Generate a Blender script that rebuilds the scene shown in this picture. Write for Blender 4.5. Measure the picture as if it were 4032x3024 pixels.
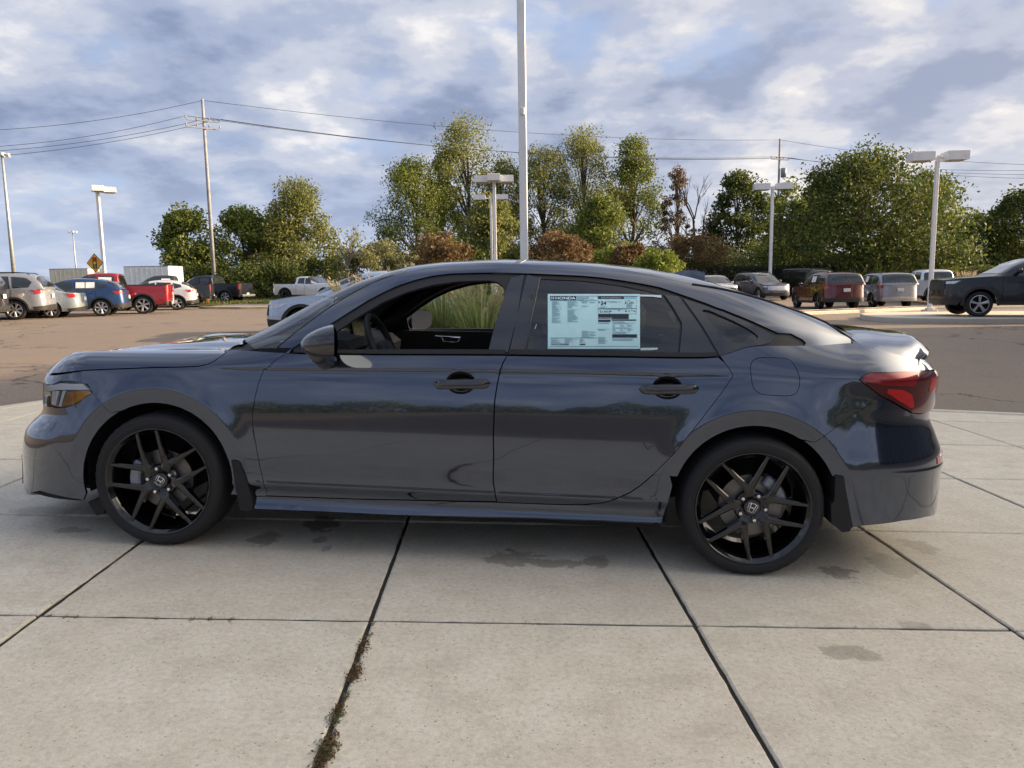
import bpy, bmesh, math, random
import numpy as np
from mathutils import Vector, Matrix
from mathutils.geometry import delaunay_2d_cdt

for o in list(bpy.data.objects): bpy.data.objects.remove(o)
SC = bpy.context.scene
COL = SC.collection
rad = math.radians

# ------------------------------------------------------------------ camera
# photograph 4032 x 3024; car frame: x rearwards from the front axle, y away, z up
FPX = 1661.9 * 4032 / 2212; PCX, PCY = 2016, 1512
CAMH = 1.30
def Rcam(yaw, pit, rol):
    c, s = np.cos(yaw), np.sin(yaw); A = np.array([[c, s, 0], [-s, c, 0], [0, 0, 1]])
    c, s = np.cos(pit), np.sin(pit); B = np.array([[1, 0, 0], [0, c, s], [0, -s, c]])
    c, s = np.cos(rol), np.sin(rol); D = np.array([[c, 0, s], [0, 1, 0], [-s, 0, c]])
    return D @ B @ A
C_CAR = np.array([1.888, -4.26, 1.276])
R_CAR = Rcam(rad(4.04), rad(-7.49), rad(1.49))
R_W = Rcam(0, -math.atan((829.5 - 608) / 1661.9), rad(-0.9))
CAMW = np.array([0, 0, CAMH])
M_CAR = R_W.T @ R_CAR                      # car frame -> world
T_CAR = CAMW - M_CAR @ C_CAR
cam = bpy.data.objects.new('camera', bpy.data.cameras.new('camera'))
COL.objects.link(cam)
cam.data.sensor_width = 36; cam.data.lens = FPX / 4032 * 36
cam.data.clip_start = 0.05; cam.data.clip_end = 3000
m = Matrix.Identity(4)
for i in range(3):
    m[i][0] = R_W[0][i]; m[i][1] = R_W[2][i]; m[i][2] = -R_W[1][i]; m[i][3] = CAMW[i]
cam.matrix_world = m
SC.camera = cam

# ------------------------------------------------------------------ light
SUN_EL, SUN_AZ = 16.0, 80.0               # degrees; azimuth clockwise from +Y (view direction)
SUN_DIR = Vector((math.sin(rad(SUN_AZ)) * math.cos(rad(SUN_EL)), math.cos(rad(SUN_AZ)) * math.cos(rad(SUN_EL)), math.sin(rad(SUN_EL))))
sun = bpy.data.objects.new('sun', bpy.data.lights.new('sun', 'SUN'))
COL.objects.link(sun)
sun.data.energy = 5.0; sun.data.angle = rad(0.6); sun.data.color = (1.0, 0.72, 0.45)
sun.rotation_euler = (-SUN_DIR).to_track_quat('-Z', 'Y').to_euler()

W = bpy.data.worlds.new('World'); SC.world = W; W.use_nodes = True
def world_nodes():
    nt = W.node_tree; N = nt.nodes; L = nt.links; N.clear()
    def n(t, **k):
        x = N.new(t)
        for a, b in k.items(): setattr(x, a, b)
        return x
    def math_(op, a, b=None, c=None):
        x = n('ShaderNodeMath', operation=op)
        for i, v in enumerate((a, b, c)):
            if v is None: continue
            if isinstance(v, (int, float)): x.inputs[i].default_value = v
            else: L.new(v, x.inputs[i])
        return x.outputs[0]
    def ramp(src, stops, interp='EASE'):
        r = n('ShaderNodeValToRGB'); r.color_ramp.interpolation = interp
        e = r.color_ramp.elements
        while len(e) < len(stops): e.new(0.5)
        for i, (p, c) in enumerate(stops):
            e[i].position = p; e[i].color = (*c, 1) if len(c) == 3 else c
        L.new(src, r.inputs[0]); return r.outputs[0]
    def mix(fac, a, b, bt='MIX'):
        x = n('ShaderNodeMix', data_type='RGBA', blend_type=bt)
        for i, v in ((0, fac), (6, a), (7, b)):
            if isinstance(v, (int, float)): x.inputs[i].default_value = v
            elif isinstance(v, tuple): x.inputs[i].default_value = (*v, 1)
            else: L.new(v, x.inputs[i])
        return x.outputs[2]
    sky = n('ShaderNodeTexSky', sky_type='NISHITA', sun_disc=False)
    sky.sun_elevation = rad(SUN_EL); sky.sun_rotation = rad(SUN_AZ)
    sky.air_density = 1.0; sky.dust_density = 1.5; sky.ozone_density = 1.6
    tc = n('ShaderNodeTexCoord')
    sep = n('ShaderNodeSeparateXYZ'); L.new(tc.outputs['Generated'], sep.inputs[0])
    z = math_('MAXIMUM', sep.outputs[2], 0.0)
    den = math_('ADD', z, 0.27)
    px = math_('DIVIDE', sep.outputs[0], den); py = math_('DIVIDE', sep.outputs[1], den)
    cmb = n('ShaderNodeCombineXYZ'); L.new(px, cmb.inputs[0]); L.new(py, cmb.inputs[1])
    cmb.inputs[2].default_value = 3.7
    def noise(vec, scale, detail, rough, dist=0.0, off=None):
        if off:
            a = n('ShaderNodeVectorMath', operation='ADD'); L.new(vec, a.inputs[0]); a.inputs[1].default_value = off; vec = a.outputs[0]
        x = n('ShaderNodeTexNoise'); x.inputs['Scale'].default_value = scale; x.inputs['Detail'].default_value = detail
        x.inputs['Roughness'].default_value = rough; x.inputs['Distortion'].default_value = dist
        L.new(vec, x.inputs['Vector']); return x.outputs[0]
    base = noise(cmb.outputs[0], 2.5, 9, 0.53, 0.0)
    # the same cloud field a little towards the sun: what is thinner sunwards is the lit edge
    sh = noise(cmb.outputs[0], 2.5, 9, 0.53, 0.0, (0.12 * math.sin(rad(SUN_AZ)), 0.12 * math.cos(rad(SUN_AZ)), 0.05))
    big = noise(cmb.outputs[0], 0.75, 3, 0.5, 0.0, (4.3, 1.2, 0))
    cover = math_('ADD', base, math_('MULTIPLY', math_('SUBTRACT', big, 0.5), 0.35))
    dens = ramp(cover, [(0.25, (0, 0, 0)), (0.45, (1, 1, 1))])
    lit = math_('SUBTRACT', base, sh)
    # brighter, warmer clouds towards the sun's side
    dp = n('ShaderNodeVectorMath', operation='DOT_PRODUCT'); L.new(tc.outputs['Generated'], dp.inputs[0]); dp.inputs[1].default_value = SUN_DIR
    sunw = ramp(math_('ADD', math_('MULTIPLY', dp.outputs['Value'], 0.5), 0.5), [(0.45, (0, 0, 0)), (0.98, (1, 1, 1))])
    k = 7.9     # cloud radiance in units that the 0.1 background strength brings back
    shade = math_('SUBTRACT', math_('ADD', math_('MULTIPLY', lit, 2.8), 0.455), math_('MULTIPLY', math_('SUBTRACT', cover, 0.5), 1.25))
    cold = ramp(shade, [(0.10, (0.195 * 7.2, 0.238 * 7.2, 0.36 * 7.2)), (0.42, (0.31 * 7.2, 0.355 * 7.2, 0.475 * 7.2)), (0.66, (0.43 * 7.2, 0.46 * 7.2, 0.54 * 7.2)), (0.95, (0.68 * 7.2, 0.665 * 7.2, 0.67 * 7.2))])
    warm = ramp(shade, [(0.10, (0.29 * 7.2, 0.32 * 7.2, 0.41 * 7.2)), (0.42, (0.44 * 7.2, 0.455 * 7.2, 0.52 * 7.2)), (0.66, (0.64 * 7.2, 0.61 * 7.2, 0.60 * 7.2)), (0.95, (0.98 * 7.2, 0.88 * 7.2, 0.75 * 7.2))])
    cloud = mix(sunw, cold, warm)
    blue = mix(0.70, sky.outputs[0], (0.28 * k, 0.365 * k, 0.58 * k))
    col = mix(math_('MULTIPLY', dens, 0.95), blue, cloud)
    hz = ramp(z, [(0.0, (1, 1, 1)), (0.20, (0, 0, 0))])
    col = mix(math_('MULTIPLY', hz, 0.5), col, mix(sunw, (0.40 * k, 0.465 * k, 0.60 * k), (0.66 * k, 0.63 * k, 0.60 * k)))
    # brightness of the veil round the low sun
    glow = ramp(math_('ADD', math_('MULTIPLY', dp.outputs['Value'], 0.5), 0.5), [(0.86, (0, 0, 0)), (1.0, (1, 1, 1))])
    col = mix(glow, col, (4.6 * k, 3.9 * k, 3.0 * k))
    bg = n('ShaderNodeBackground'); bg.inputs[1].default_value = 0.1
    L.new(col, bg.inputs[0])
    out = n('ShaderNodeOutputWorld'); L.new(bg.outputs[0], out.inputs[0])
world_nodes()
SC.render.engine = 'CYCLES'
SC.view_settings.view_transform = 'Standard'; SC.view_settings.look = 'None'
SC.view_settings.exposure = 0.95; SC.view_settings.gamma = 1.0
SC.cycles.max_bounces = 8; SC.cycles.transparent_max_bounces = 24

# ------------------------------------------------------------------ materials
MATS = {}
class NT:
    """small node-tree writer"""
    def __init__(s, name):
        s.m = bpy.data.materials.new(name); s.m.use_nodes = True
        s.t = s.m.node_tree; s.t.nodes.clear(); s.N = s.t.nodes; s.L = s.t.links
        s.out = s.N.new('ShaderNodeOutputMaterial')
    def n(s, t, **k):
        x = s.N.new(t)
        for a, b in k.items(): setattr(x, a, b)
        return x
    def put(s, sock, v):
        if isinstance(v, (int, float)): sock.default_value = v
        elif isinstance(v, tuple): sock.default_value = (*v, 1) if len(v) == 3 and sock.type == 'RGBA' else v
        else: s.L.new(v, sock)
    def coord(s, kind='Object', scale=(1, 1, 1), loc=(0, 0, 0)):
        tc = s.n('ShaderNodeTexCoord'); mp = s.n('ShaderNodeMapping')
        mp.inputs['Scale'].default_value = scale; mp.inputs['Location'].default_value = loc
        s.L.new(tc.outputs[kind], mp.inputs[0]); return mp.outputs[0]
    def noise(s, vec, scale, detail=4, rough=.5, dist=0.):
        x = s.n('ShaderNodeTexNoise'); x.inputs['Scale'].default_value = scale; x.inputs['Detail'].default_value = detail
        x.inputs['Roughness'].default_value = rough; x.inputs['Distortion'].default_value = dist
        s.L.new(vec, x.inputs['Vector']); return x.outputs[0]
    def voro(s, vec, scale, feature='F1', out='Distance', rnd=1.):
        x = s.n('ShaderNodeTexVoronoi', feature=feature); x.inputs['Scale'].default_value = scale; x.inputs['Randomness'].default_value = rnd
        s.L.new(vec, x.inputs['Vector']); return x.outputs[out]
    def ramp(s, src, stops, interp='LINEAR'):
        r = s.n('ShaderNodeValToRGB'); r.color_ramp.interpolation = interp; e = r.color_ramp.elements
        while len(e) < len(stops): e.new(.5)
        for i, (p, c) in enumerate(stops):
            if isinstance(c, (int, float)): c = (c, c, c)
            e[i].position = p; e[i].color = (*c, 1)
        s.L.new(src, r.inputs[0]); return r.outputs[0]
    def mix(s, f, a, b, bt='MIX'):
        x = s.n('ShaderNodeMix', data_type='RGBA', blend_type=bt)
        for i, v in ((0, f), (6, a), (7, b)): s.put(x.inputs[i], v)
        return x.outputs[2]
    def math(s, op, a, b=0., clamp=False):
        x = s.n('ShaderNodeMath', operation=op, use_clamp=clamp); s.put(x.inputs[0], a); s.put(x.inputs[1], b); return x.outputs[0]
    def bump(s, h, strength=.3, dist=.01):
        x = s.n('ShaderNodeBump'); x.inputs['Strength'].default_value = strength; x.inputs['Distance'].default_value = dist
        s.L.new(h, x.inputs['Height']); return x.outputs[0]
    def bsdf(s, color=None, rough=.5, metal=0., normal=None, coat=0., coatr=.03, trans=0., emis=None, emstr=0., alpha=1., spec=None, ior=None, sss=0., subsurf=None):
        b = s.n('ShaderNodeBsdfPrincipled')
        if color is not None: s.put(b.inputs['Base Color'], color)
        s.put(b.inputs['Roughness'], rough); s.put(b.inputs['Metallic'], metal)
        if normal is not None: s.L.new(normal, b.inputs['Normal'])
        b.inputs['Coat Weight'].default_value = coat; b.inputs['Coat Roughness'].default_value = coatr
        b.inputs['Transmission Weight'].default_value = trans
        if spec is not None: b.inputs['Specular IOR Level'].default_value = spec
        if ior: b.inputs['IOR'].default_value = ior
        b.inputs['Alpha'].default_value = alpha
        return b.outputs[0]
    def done(s, shader):
        s.L.new(shader, s.out.inputs[0]); return s.m

def simple(name, color, rough=.5, metal=0., coat=0., coatr=.03, nscale=None, namt=.15, bump=0., bscale=200, spec=None):
    """principled paint / plastic / metal with a little procedural variation"""
    if name in MATS: return MATS[name]
    t = NT(name); v = t.coord('Object')
    if nscale is None: nscale = 3.0
    f = t.noise(v, nscale, 5, .6)
    lo = tuple(c * (1 - namt) for c in color); hi = tuple(min(1, c * (1 + namt)) for c in color)
    c = t.ramp(f, [(.3, lo), (.7, hi)])
    nm = t.bump(t.noise(v, bscale, 2), bump, .002) if bump else None
    MATS[name] = t.done(t.bsdf(c, rough, metal, nm, coat, coatr, spec=spec))
    return MATS[name]

def glass(name, tint=(.7, .8, .8), refl=1.0, rough=0.0, dens=.5):
    """thin pane: tinted see-through plus fresnel reflection"""
    if name in MATS: return MATS[name]
    t = NT(name)
    tr = t.n('ShaderNodeBsdfTransparent'); tr.inputs[0].default_value = (*tint, 1)
    gl = t.n('ShaderNodeBsdfGlossy'); gl.inputs['Roughness'].default_value = rough; gl.inputs[0].default_value = (refl, refl, refl, 1)
    fr = t.n('ShaderNodeFresnel'); fr.inputs[0].default_value = 1.55
    f2 = t.math('ADD', t.math('MULTIPLY', fr.outputs[0], 1.15), .02, True)
    mx = t.n('ShaderNodeMixShader'); t.L.new(f2, mx.inputs[0]); t.L.new(tr.outputs[0], mx.inputs[1]); t.L.new(gl.outputs[0], mx.inputs[2])
    MATS[name] = t.done(mx.outputs[0]); return MATS[name]

# ------------------------------------------------------------------ mesh helpers
def link(o, parent=None):
    COL.objects.link(o)
    if parent is not None: o.parent = parent
    return o
def mesh_obj(name, verts, faces, mat, parent=None, smooth=True, mats=None, midx=None):
    me = bpy.data.meshes.new(name)
    me.from_pydata([tuple(map(float, v)) for v in verts], [], [tuple(int(i) for i in f) for f in faces])
    if mats:
        for q in mats: me.materials.append(q)
        me.polygons.foreach_set('material_index', midx)
    elif mat is not None: me.materials.append(mat)
    if smooth: me.polygons.foreach_set('use_smooth', [True] * len(me.polygons))
    me.update()
    return link(bpy.data.objects.new(name, me), parent)
def thing(name, label, cat, loc=(0, 0, 0), rz=0., group=None, kind=None, matrix=None):
    o = bpy.data.objects.new(name, None); o.empty_display_size = .2
    COL.objects.link(o)
    if matrix is not None: o.matrix_world = matrix
    else: o.location = loc; o.rotation_euler = (0, 0, rz)
    return tag(o, label, cat, group, kind)
def tag(o, label=None, cat=None, group=None, kind=None):
    if label: o['label'] = label
    if cat: o['category'] = cat
    if group: o['group'] = group
    if kind: o['kind'] = kind
    return o
def copy_tree(o, parent=None):
    c = o.copy(); COL.objects.link(c)
    if parent is not None: c.parent = parent
    for ch in list(o.children): copy_tree(ch, c)
    return c

class MB:
    """collects primitives into one mesh"""
    def __init__(s): s.v = []; s.f = []; s.mi = []
    def add(s, vs, fs, mi=0):
        b = len(s.v); s.v += [tuple(p) for p in vs]; s.f += [tuple(i + b for i in f) for f in fs]; s.mi += [mi] * len(fs); return s
    def box(s, c, d, bev=0., rz=0., M=None, mi=0):
        x, y, z = (q / 2 for q in d)
        if bev <= 0:
            vs = [(sx * x, sy * y, sz * z) for sx in (-1, 1) for sy in (-1, 1) for sz in (-1, 1)]
            fs = [(0, 1, 3, 2), (4, 6, 7, 5), (0, 4, 5, 1), (2, 3, 7, 6), (0, 2, 6, 4), (1, 5, 7, 3)]
        else:
            bev = min(bev, x * .95, y * .95, z * .95)
            vs = []; idx = {}
            for sx in (-1, 1):
                for sy in (-1, 1):
                    for sz in (-1, 1):
                        for a in range(3):
                            p = [sx * (x - bev), sy * (y - bev), sz * (z - bev)]
                            p[a] = (sx * x, sy * y, sz * z)[a]
                            idx[sx, sy, sz, a] = len(vs); vs.append(tuple(p))
            fs = []
            def q(l): fs.append(tuple(l))
            for a in range(3):
                b, c2 = (a + 1) % 3, (a + 2) % 3
                for sg in (-1, 1):
                    l = []
                    for (sb, scc) in ((-1, -1), (1, -1), (1, 1), (-1, 1)):
                        k = [0, 0, 0]; k[a] = sg; k[b] = sb; k[c2] = scc; l.append(idx[(*k, a)])
                    q(l if sg > 0 else l[::-1])
                for sb in (-1, 1):
                    for scc in (-1, 1):      # edge along axis a between faces b and c2
                        k0 = [0, 0, 0]; k0[a] = -1; k0[b] = sb; k0[c2] = scc; k1 = list(k0); k1[a] = 1
                        l = [idx[(*k0, b)], idx[(*k1, b)], idx[(*k1, c2)], idx[(*k0, c2)]]
                        q(l if sb * scc < 0 else l[::-1])
            for sx in (-1, 1):
                for sy in (-1, 1):
                    for sz in (-1, 1):
                        l = [idx[sx, sy, sz, a] for a in range(3)]
                        q(l if sx * sy * sz > 0 else l[::-1])
        if rz:
            ca, sa = math.cos(rz), math.sin(rz); vs = [(p[0] * ca - p[1] * sa, p[0] * sa + p[1] * ca, p[2]) for p in vs]
        if M is not None: vs = [tuple(M @ Vector(p)) for p in vs]
        vs = [(p[0] + c[0], p[1] + c[1], p[2] + c[2]) for p in vs]
        return s.add(vs, fs, mi)
    def tube(s, pts, r, n=8, cap=True, mi=0):
        pts = [Vector(p) for p in pts]
        rs = r if isinstance(r, (list, tuple)) else [r] * len(pts)
        vs = []; fs = []; up = None
        for i, p in enumerate(pts):
            d = (pts[min(i + 1, len(pts) - 1)] - pts[max(i - 1, 0)]).normalized()
            if up is None: up = Vector((0, 0, 1)) if abs(d.z) < .9 else Vector((1, 0, 0))
            a = d.cross(up).normalized(); up = a.cross(d).normalized()
            for k in range(n):
                t = 2 * math.pi * k / n
                vs.append(p + (a * math.cos(t) + up * math.sin(t)) * rs[i])
        for i in range(len(pts) - 1):
            for k in range(n):
                fs.append((i * n + k, i * n + (k + 1) % n, (i + 1) * n + (k + 1) % n, (i + 1) * n + k))
        if cap: fs += [tuple(range(n))[::-1], tuple((len(pts) - 1) * n + k for k in range(n))]
        return s.add(vs, fs, mi)
    def lathe(s, prof, n=32, axis='y', c=(0, 0, 0), closed=False, mi=0, ang=(0, 2 * math.pi)):
        """prof = [(radius, along axis)]"""
        vs = []; fs = []; m_ = len(prof); full = abs(ang[1] - ang[0] - 2 * math.pi) < 1e-6
        nn = n if full else n + 1
        for k in range(nn):
            t = ang[0] + (ang[1] - ang[0]) * k / n
            for (r, h) in prof:
                if axis == 'y': p = (r * math.cos(t), h, r * math.sin(t))
                elif axis == 'z': p = (r * math.cos(t), r * math.sin(t), h)
                else: p = (h, r * math.cos(t), r * math.sin(t))
                vs.append((p[0] + c[0], p[1] + c[1], p[2] + c[2]))
        for k in range(n if full else n):
            k2 = (k + 1) % nn
            for i in range(m_ - 1 + (1 if closed else 0)):
                j = (i + 1) % m_
                q = (k * m_ + i, k * m_ + j, k2 * m_ + j, k2 * m_ + i)
                fs.append(q if axis != 'y' else q)
        return s.add(vs, fs, mi)
    def prism(s, poly, a, b, axis='y', mi=0):
        """extrude a 2-D polygon between a and b along the axis"""
        n = len(poly)
        def P(p, h): return (p[0], h, p[1]) if axis == 'y' else ((p[0], p[1], h) if axis == 'z' else (h, p[0], p[1]))
        vs = [P(p, a) for p in poly] + [P(p, b) for p in poly]
        fs = [tuple(range(n)), tuple(range(2 * n - 1, n - 1, -1))]
        fs += [(i, n + i, n + (i + 1) % n, (i + 1) % n) for i in range(n)]
        return s.add(vs, fs, mi)
    def build(s, name, mat, parent=None, smooth=False, mats=None, fix=True, auto=None):
        o = mesh_obj(name, s.v, s.f, mat, parent, smooth, mats, s.mi if mats else None)
        if fix:
            bm = bmesh.new(); bm.from_mesh(o.data); bmesh.ops.recalc_face_normals(bm, faces=bm.faces)
            if auto:
                for e in bm.edges:
                    if len(e.link_faces) == 2 and e.calc_face_angle(0) > rad(auto): e.smooth = False
                for f in bm.faces: f.smooth = True
            bm.to_mesh(o.data); bm.free()
        return o

def pchip(xs, ys):
    xs = np.asarray(xs, float); ys = np.asarray(ys, float)
    h = np.diff(xs); d = np.diff(ys) / h; n = len(xs); mm = np.zeros(n)
    for i in range(1, n - 1):
        if d[i - 1] * d[i] > 0:
            w1, w2 = 2 * h[i] + h[i - 1], h[i] + 2 * h[i - 1]
            mm[i] = (w1 + w2) / (w1 / d[i - 1] + w2 / d[i])
    mm[0], mm[-1] = d[0], d[-1]
    def f(x):
        x = np.clip(np.asarray(x, float), xs[0], xs[-1])
        i = np.clip(np.searchsorted(xs, x) - 1, 0, n - 2)
        t = (x - xs[i]) / h[i]
        return ((1 + 2 * t) * (1 - t) ** 2 * ys[i] + t * (1 - t) ** 2 * h[i] * mm[i] + t * t * (3 - 2 * t) * ys[i + 1] + t * t * (t - 1) * h[i] * mm[i + 1])
    return f

# ------------------------------------------------------------------ pixels to places
KD = 4032 / 2212.0                         # "D" pixels: the photograph shown 2212 wide
def ray_car(u, v): return R_CAR.T @ np.array([(u - PCX) / FPX, 1, -(v - PCY) / FPX])
def ray_w(u, v): return R_W.T @ np.array([(u - PCX) / FPX, 1, -(v - PCY) / FPX])
def proj_car(P):
    d = R_CAR @ (np.asarray(P, float) - C_CAR); return np.array([PCX + FPX * d[0] / d[1], PCY - FPX * d[2] / d[1]])
def car_onY(u, v, y): d = ray_car(u, v); return C_CAR + d * (y - C_CAR[1]) / d[1]
def car_onZ(u, v, z=0.): d = ray_car(u, v); return C_CAR + d * (z - C_CAR[2]) / d[2]
nP = M_CAR[:, 2]; PAD_A, PAD_B = -nP[0] / nP[2], -nP[1] / nP[2]; PAD_0 = T_CAR[2] - PAD_A * T_CAR[0] - PAD_B * T_CAR[1]
def ground_z(x, y):
    """the paved lot: the concrete pad falls to the right, the lot beyond is flatter"""
    pad = PAD_0 + PAD_A * np.clip(x, -12, 12) + PAD_B * np.clip(y, -14, 12)
    lot = -0.05 - 0.010 * np.clip(x, -60, 60) * (1 - .8 * (np.asarray(x) > 0) * np.interp(y, [41, 52], [0, 1])) + np.interp(y, [0, 28, 42, 60], [0, 0, -.10, 0.0])
    t = np.clip((y - 8.6) / 9.0, 0, 1); t = t * t * (3 - 2 * t)
    tx = np.clip((np.abs(x) - 8.3) / 8.0, 0, 1); tx = tx * tx * (3 - 2 * tx)
    t = 1 - (1 - t) * (1 - tx)
    return pad * (1 - t) + lot * t
def gp(u, v, dz=0.):
    """D pixel -> world point on the lot"""
    d = ray_w(u * KD, v * KD); t = 1.0
    lo, hi = 1.0, 400.0
    for s in np.linspace(1, 400, 1600):
        p = CAMW + d * s
        if p[2] <= ground_z(p[0], p[1]) + dz: hi = s; break
        lo = s
    for _ in range(40):
        md = (lo + hi) / 2; p = CAMW + d * md
        if p[2] <= ground_z(p[0], p[1]) + dz: hi = md
        else: lo = md
    p = CAMW + d * hi
    return Vector(p)
def wat(u, v, dist):
    """D pixel at a given depth (world y)"""
    d = ray_w(u * KD, v * KD); return Vector(CAMW + d * dist / d[1])
def car2w(p): return Vector(M_CAR @ np.asarray(p, float) + T_CAR)
def gz(x, y): return float(ground_z(x, y))
CAR_MATRIX = Matrix([[*M_CAR[i], T_CAR[i]] for i in range(3)] + [[0, 0, 0, 1]])
# ================================================================== the grey saloon
paint = None
def make_paint(name, base, flake=.55, rough=.30, cior=1.5, coat=1.0):
    t = NT(name); v = t.coord('Object')
    f = t.noise(v, 900, 2); d = t.noise(v, 2.2, 4)
    c = t.mix(t.math('MULTIPLY', f, .35), base, tuple(min(1, q * 2.1) for q in base))
    c = t.mix(t.math('MULTIPLY', d, .22), c, tuple(q * .75 for q in base))
    r = t.math('ADD', t.math('MULTIPLY', t.noise(v, 14, 4), .06), rough - .03)
    b = t.bsdf(c, r, flake, None, coat, .02); b.node.inputs['Coat IOR'].default_value = cior
    return t.done(b)
M_PAINT = make_paint('meteor_grey_paint', (.050, .063, .092), .92, .10, 1.6)
M_GLOSSBLK = simple('gloss_black', (.006, .006, .008), .18, coat=1.0)
M_PIANO = simple('pillar_gloss', (.018, .020, .026), .22, coat=.8)
M_HANDLE = simple('handle_black', (.010, .011, .013), .16, coat=1.0)
M_FLAP = simple('flap_black', (.006, .006, .007), .7)
M_TRIM = simple('matte_black_trim', (.012, .012, .013), .55, bump=.15)
M_RUBBER = simple('tyre_rubber', (.010, .010, .011), .72, bump=.25, bscale=90)
M_DARK = simple('black_underbody', (.006, .006, .006), .85)
M_INT = simple('interior_charcoal', (.034, .035, .038), .62, bump=.2, bscale=300)
M_INT2 = simple('interior_grey', (.06, .062, .065), .55)
M_CHROME = simple('bright_chrome', (.75, .75, .76), .12, 1.0)
M_STEEL = simple('brake_steel', (.16, .155, .15), .42, 1.0, nscale=20)
M_CALIPER = simple('caliper_grey', (.22, .24, .28), .45, .6)
M_LIFT = glass('clear_windscreen', (.72, .80, .79))
M_SIDEGL = glass('privacy_glass', (.42, .48, .50))
M_WHEEL = simple('black_alloy', (.003, .003, .004), .10, coat=.75, coatr=.02, spec=.4)

zc_f = pchip([-1.3, -.1, .52, .94, 1.59, 2.1, 2.6, 3.2, 4.1], [.825, .845, .862, .874, .891, .899, .900, .890, .88])
off_f = pchip([.16, .196, .206, .235, .250, .262, .285, .325, .345, .365, .40, .44, .47, .52, .60, .66, .72, .78, .83, .855, .866, .875],
              [.13, .016, .002, .020, .0245, .0235, .024, .0030, .0055, .0060, .0042, .0012, 0, .0010, .0042, .0080, .0128, .0192, .0258, .0312, .0322, .0295])
b_f = pchip([-1.3, -.6, .1, .35, .55, .75, 2.3, 2.7, 3.0, 3.2, 3.35, 3.5, 4.1], [27, 27, 22, 9, 4, 1.4, 1.4, 2., 5, 8, 10, 11, 11])
rb_f = pchip([.1, .3, .42, .49, .515, .60, .72, .80, .95], [.014, .006, .001, -.003, -.001, .014, .028, .026, .0])
fb_f = pchip([.08, .2, .40, .47, .50, .58, .66, .80], [.012, .005, .000, -.003, 0, .012, .018, 0])
def sst(a, b, x): t = np.clip((x - a) / (b - a), 0, 1); return t * t * (3 - 2 * t)
HUBS = (0.0, 2.735)
off_s = pchip([.16, .196, .206, .235, .250, .262, .285, .325, .345, .365, .40, .44, .47, .52, .60, .66, .72, .78, .83, .855, .866, .875],
              [.13, .016, .002, .020, .0245, .0235, .024, .0030, .0055, .0060, .0042, .0012, 0, .0010, .0042, .0080, .0128, .0192, .0258, .0295, .0313, .0330])
ROWS = sorted(set([round(q, 4) for q in (.16, .18, .196, .201, .206, .215, .225, .235, .243, .250, .256, .262, .273, .285, .298, .312, .320, .325, .330, .337, .345, .36, .845, .851, .855, .859, .865, .870, .8725, .875, .878, .882, .888)] + [round(q, 4) for q in np.arange(.375, .84, .017)] + [round(q, 4) for q in np.arange(.90, 1.25, .017)] + [.10, .12, .14, .47, .48, .485, .49, .495, .50, .505, .512]))
def uncan(x, c):
    zc = zc_f(x); return np.where(c <= .6, c, np.where(c <= .875, .6 + (c - .6) * (zc - .6) / .275, zc + (c - .875)))
def hs(x, z, u=None):
    x = np.asarray(x, float); z = np.asarray(z, float); u = x if u is None else u
    w = .893 - .010 * ((x - 1.4) / 1.6) ** 2
    zc = zc_f(x)
    can = np.where(z > .6, .6 + (z - .6) * (.875 - .6) / (zc - .6), z)
    kx = sst(.15, .6, x) * (1 - sst(2.1, 2.8, x)); cc = np.minimum(can, .875)
    lo = off_f(cc) * kx + off_s(cc) * (1 - kx)
    dz = np.maximum(z - zc, 0)
    hi = .0330 - .0035 * kx + .25 * dz + b_f(x) * dz * dz
    off = np.where(z <= zc, lo, hi)
    # ends: less sculpted sill, own bumper creases
    kr = sst(2.95, 3.3, x); kf = sst(-.25, -.55, x)
    ks = np.maximum(sst(2.50, 2.95, x), sst(.25, -.22, x)) * (1 - sst(.48, .60, z))
    off = off * (1 - ks)
    off = off + kr * rb_f(z) + kf * fb_f(z)
    for hx in HUBS:
        r = np.sqrt((u - hx) ** 2 + (z - .32) ** 2)
        fade = sst(.30, .62, z)
        d = np.where(r < .43, .006 - .019 * (.43 - r) / .07, .006 * np.clip(1 - (r - .43) / .09, 0, 1) ** 2)
        off = off - fade * np.clip(d, -.03, .01)
    return w - off
XAF, XTF, XAR, XTR, UE = -.35, -.98, 3.15, 3.76, .95
dxf = pchip([.06, .10, .14, .17, .22, .25, .29, .34, .40, .47, .52, .565, .60, .74, .78, .82, .86, .95],
            [.16, .06, .022, .004, 0, .003, .004, .003, .008, .032, .08, .14, .165, .17, .20, .25, .32, .45])
dxr = pchip([.06, .12, .17, .216, .285, .35, .45, .488, .50, .53, .62, .705, .745, .76, .89, .93, .98, 1.08],
            [-.5, -.22, -.06, -.012, 0, -.002, 0, .004, -.003, -.006, -.045, -.082, -.078, -.072, -.062, -.08, -.13, -.25])
def PS(u, z):
    """body side wrapped round both ends: u = x along the side, further out = round the corner"""
    u = np.asarray(u, float); z = np.asarray(z, float)
    x = np.clip(u, XAF, XAR); w = hs(x, z, u); y = -w.copy()
    f = u < XAF
    ph = np.clip(np.pi / 2 * (1 - (XAF - u) / UE), 0, np.pi / 2)
    A = (XAF - XTF) - dxf(z)
    xf = XAF - A * np.cos(ph); yf = -w * np.sin(ph) ** (2 / 3)
    r = u > XAR
    ph = np.clip(np.pi / 2 * (1 - (u - XAR) / UE), 0, np.pi / 2)
    A = (XTR - XAR) + dxr(z)
    xr = XAR + A * np.cos(ph); yr = -w * np.sin(ph) ** (2 / 3)
    x = np.where(f, xf, np.where(r, xr, x)); y = np.where(f, yf, np.where(r, yr, y))
    return np.stack([x, y, z + 0 * x], -1)
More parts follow.
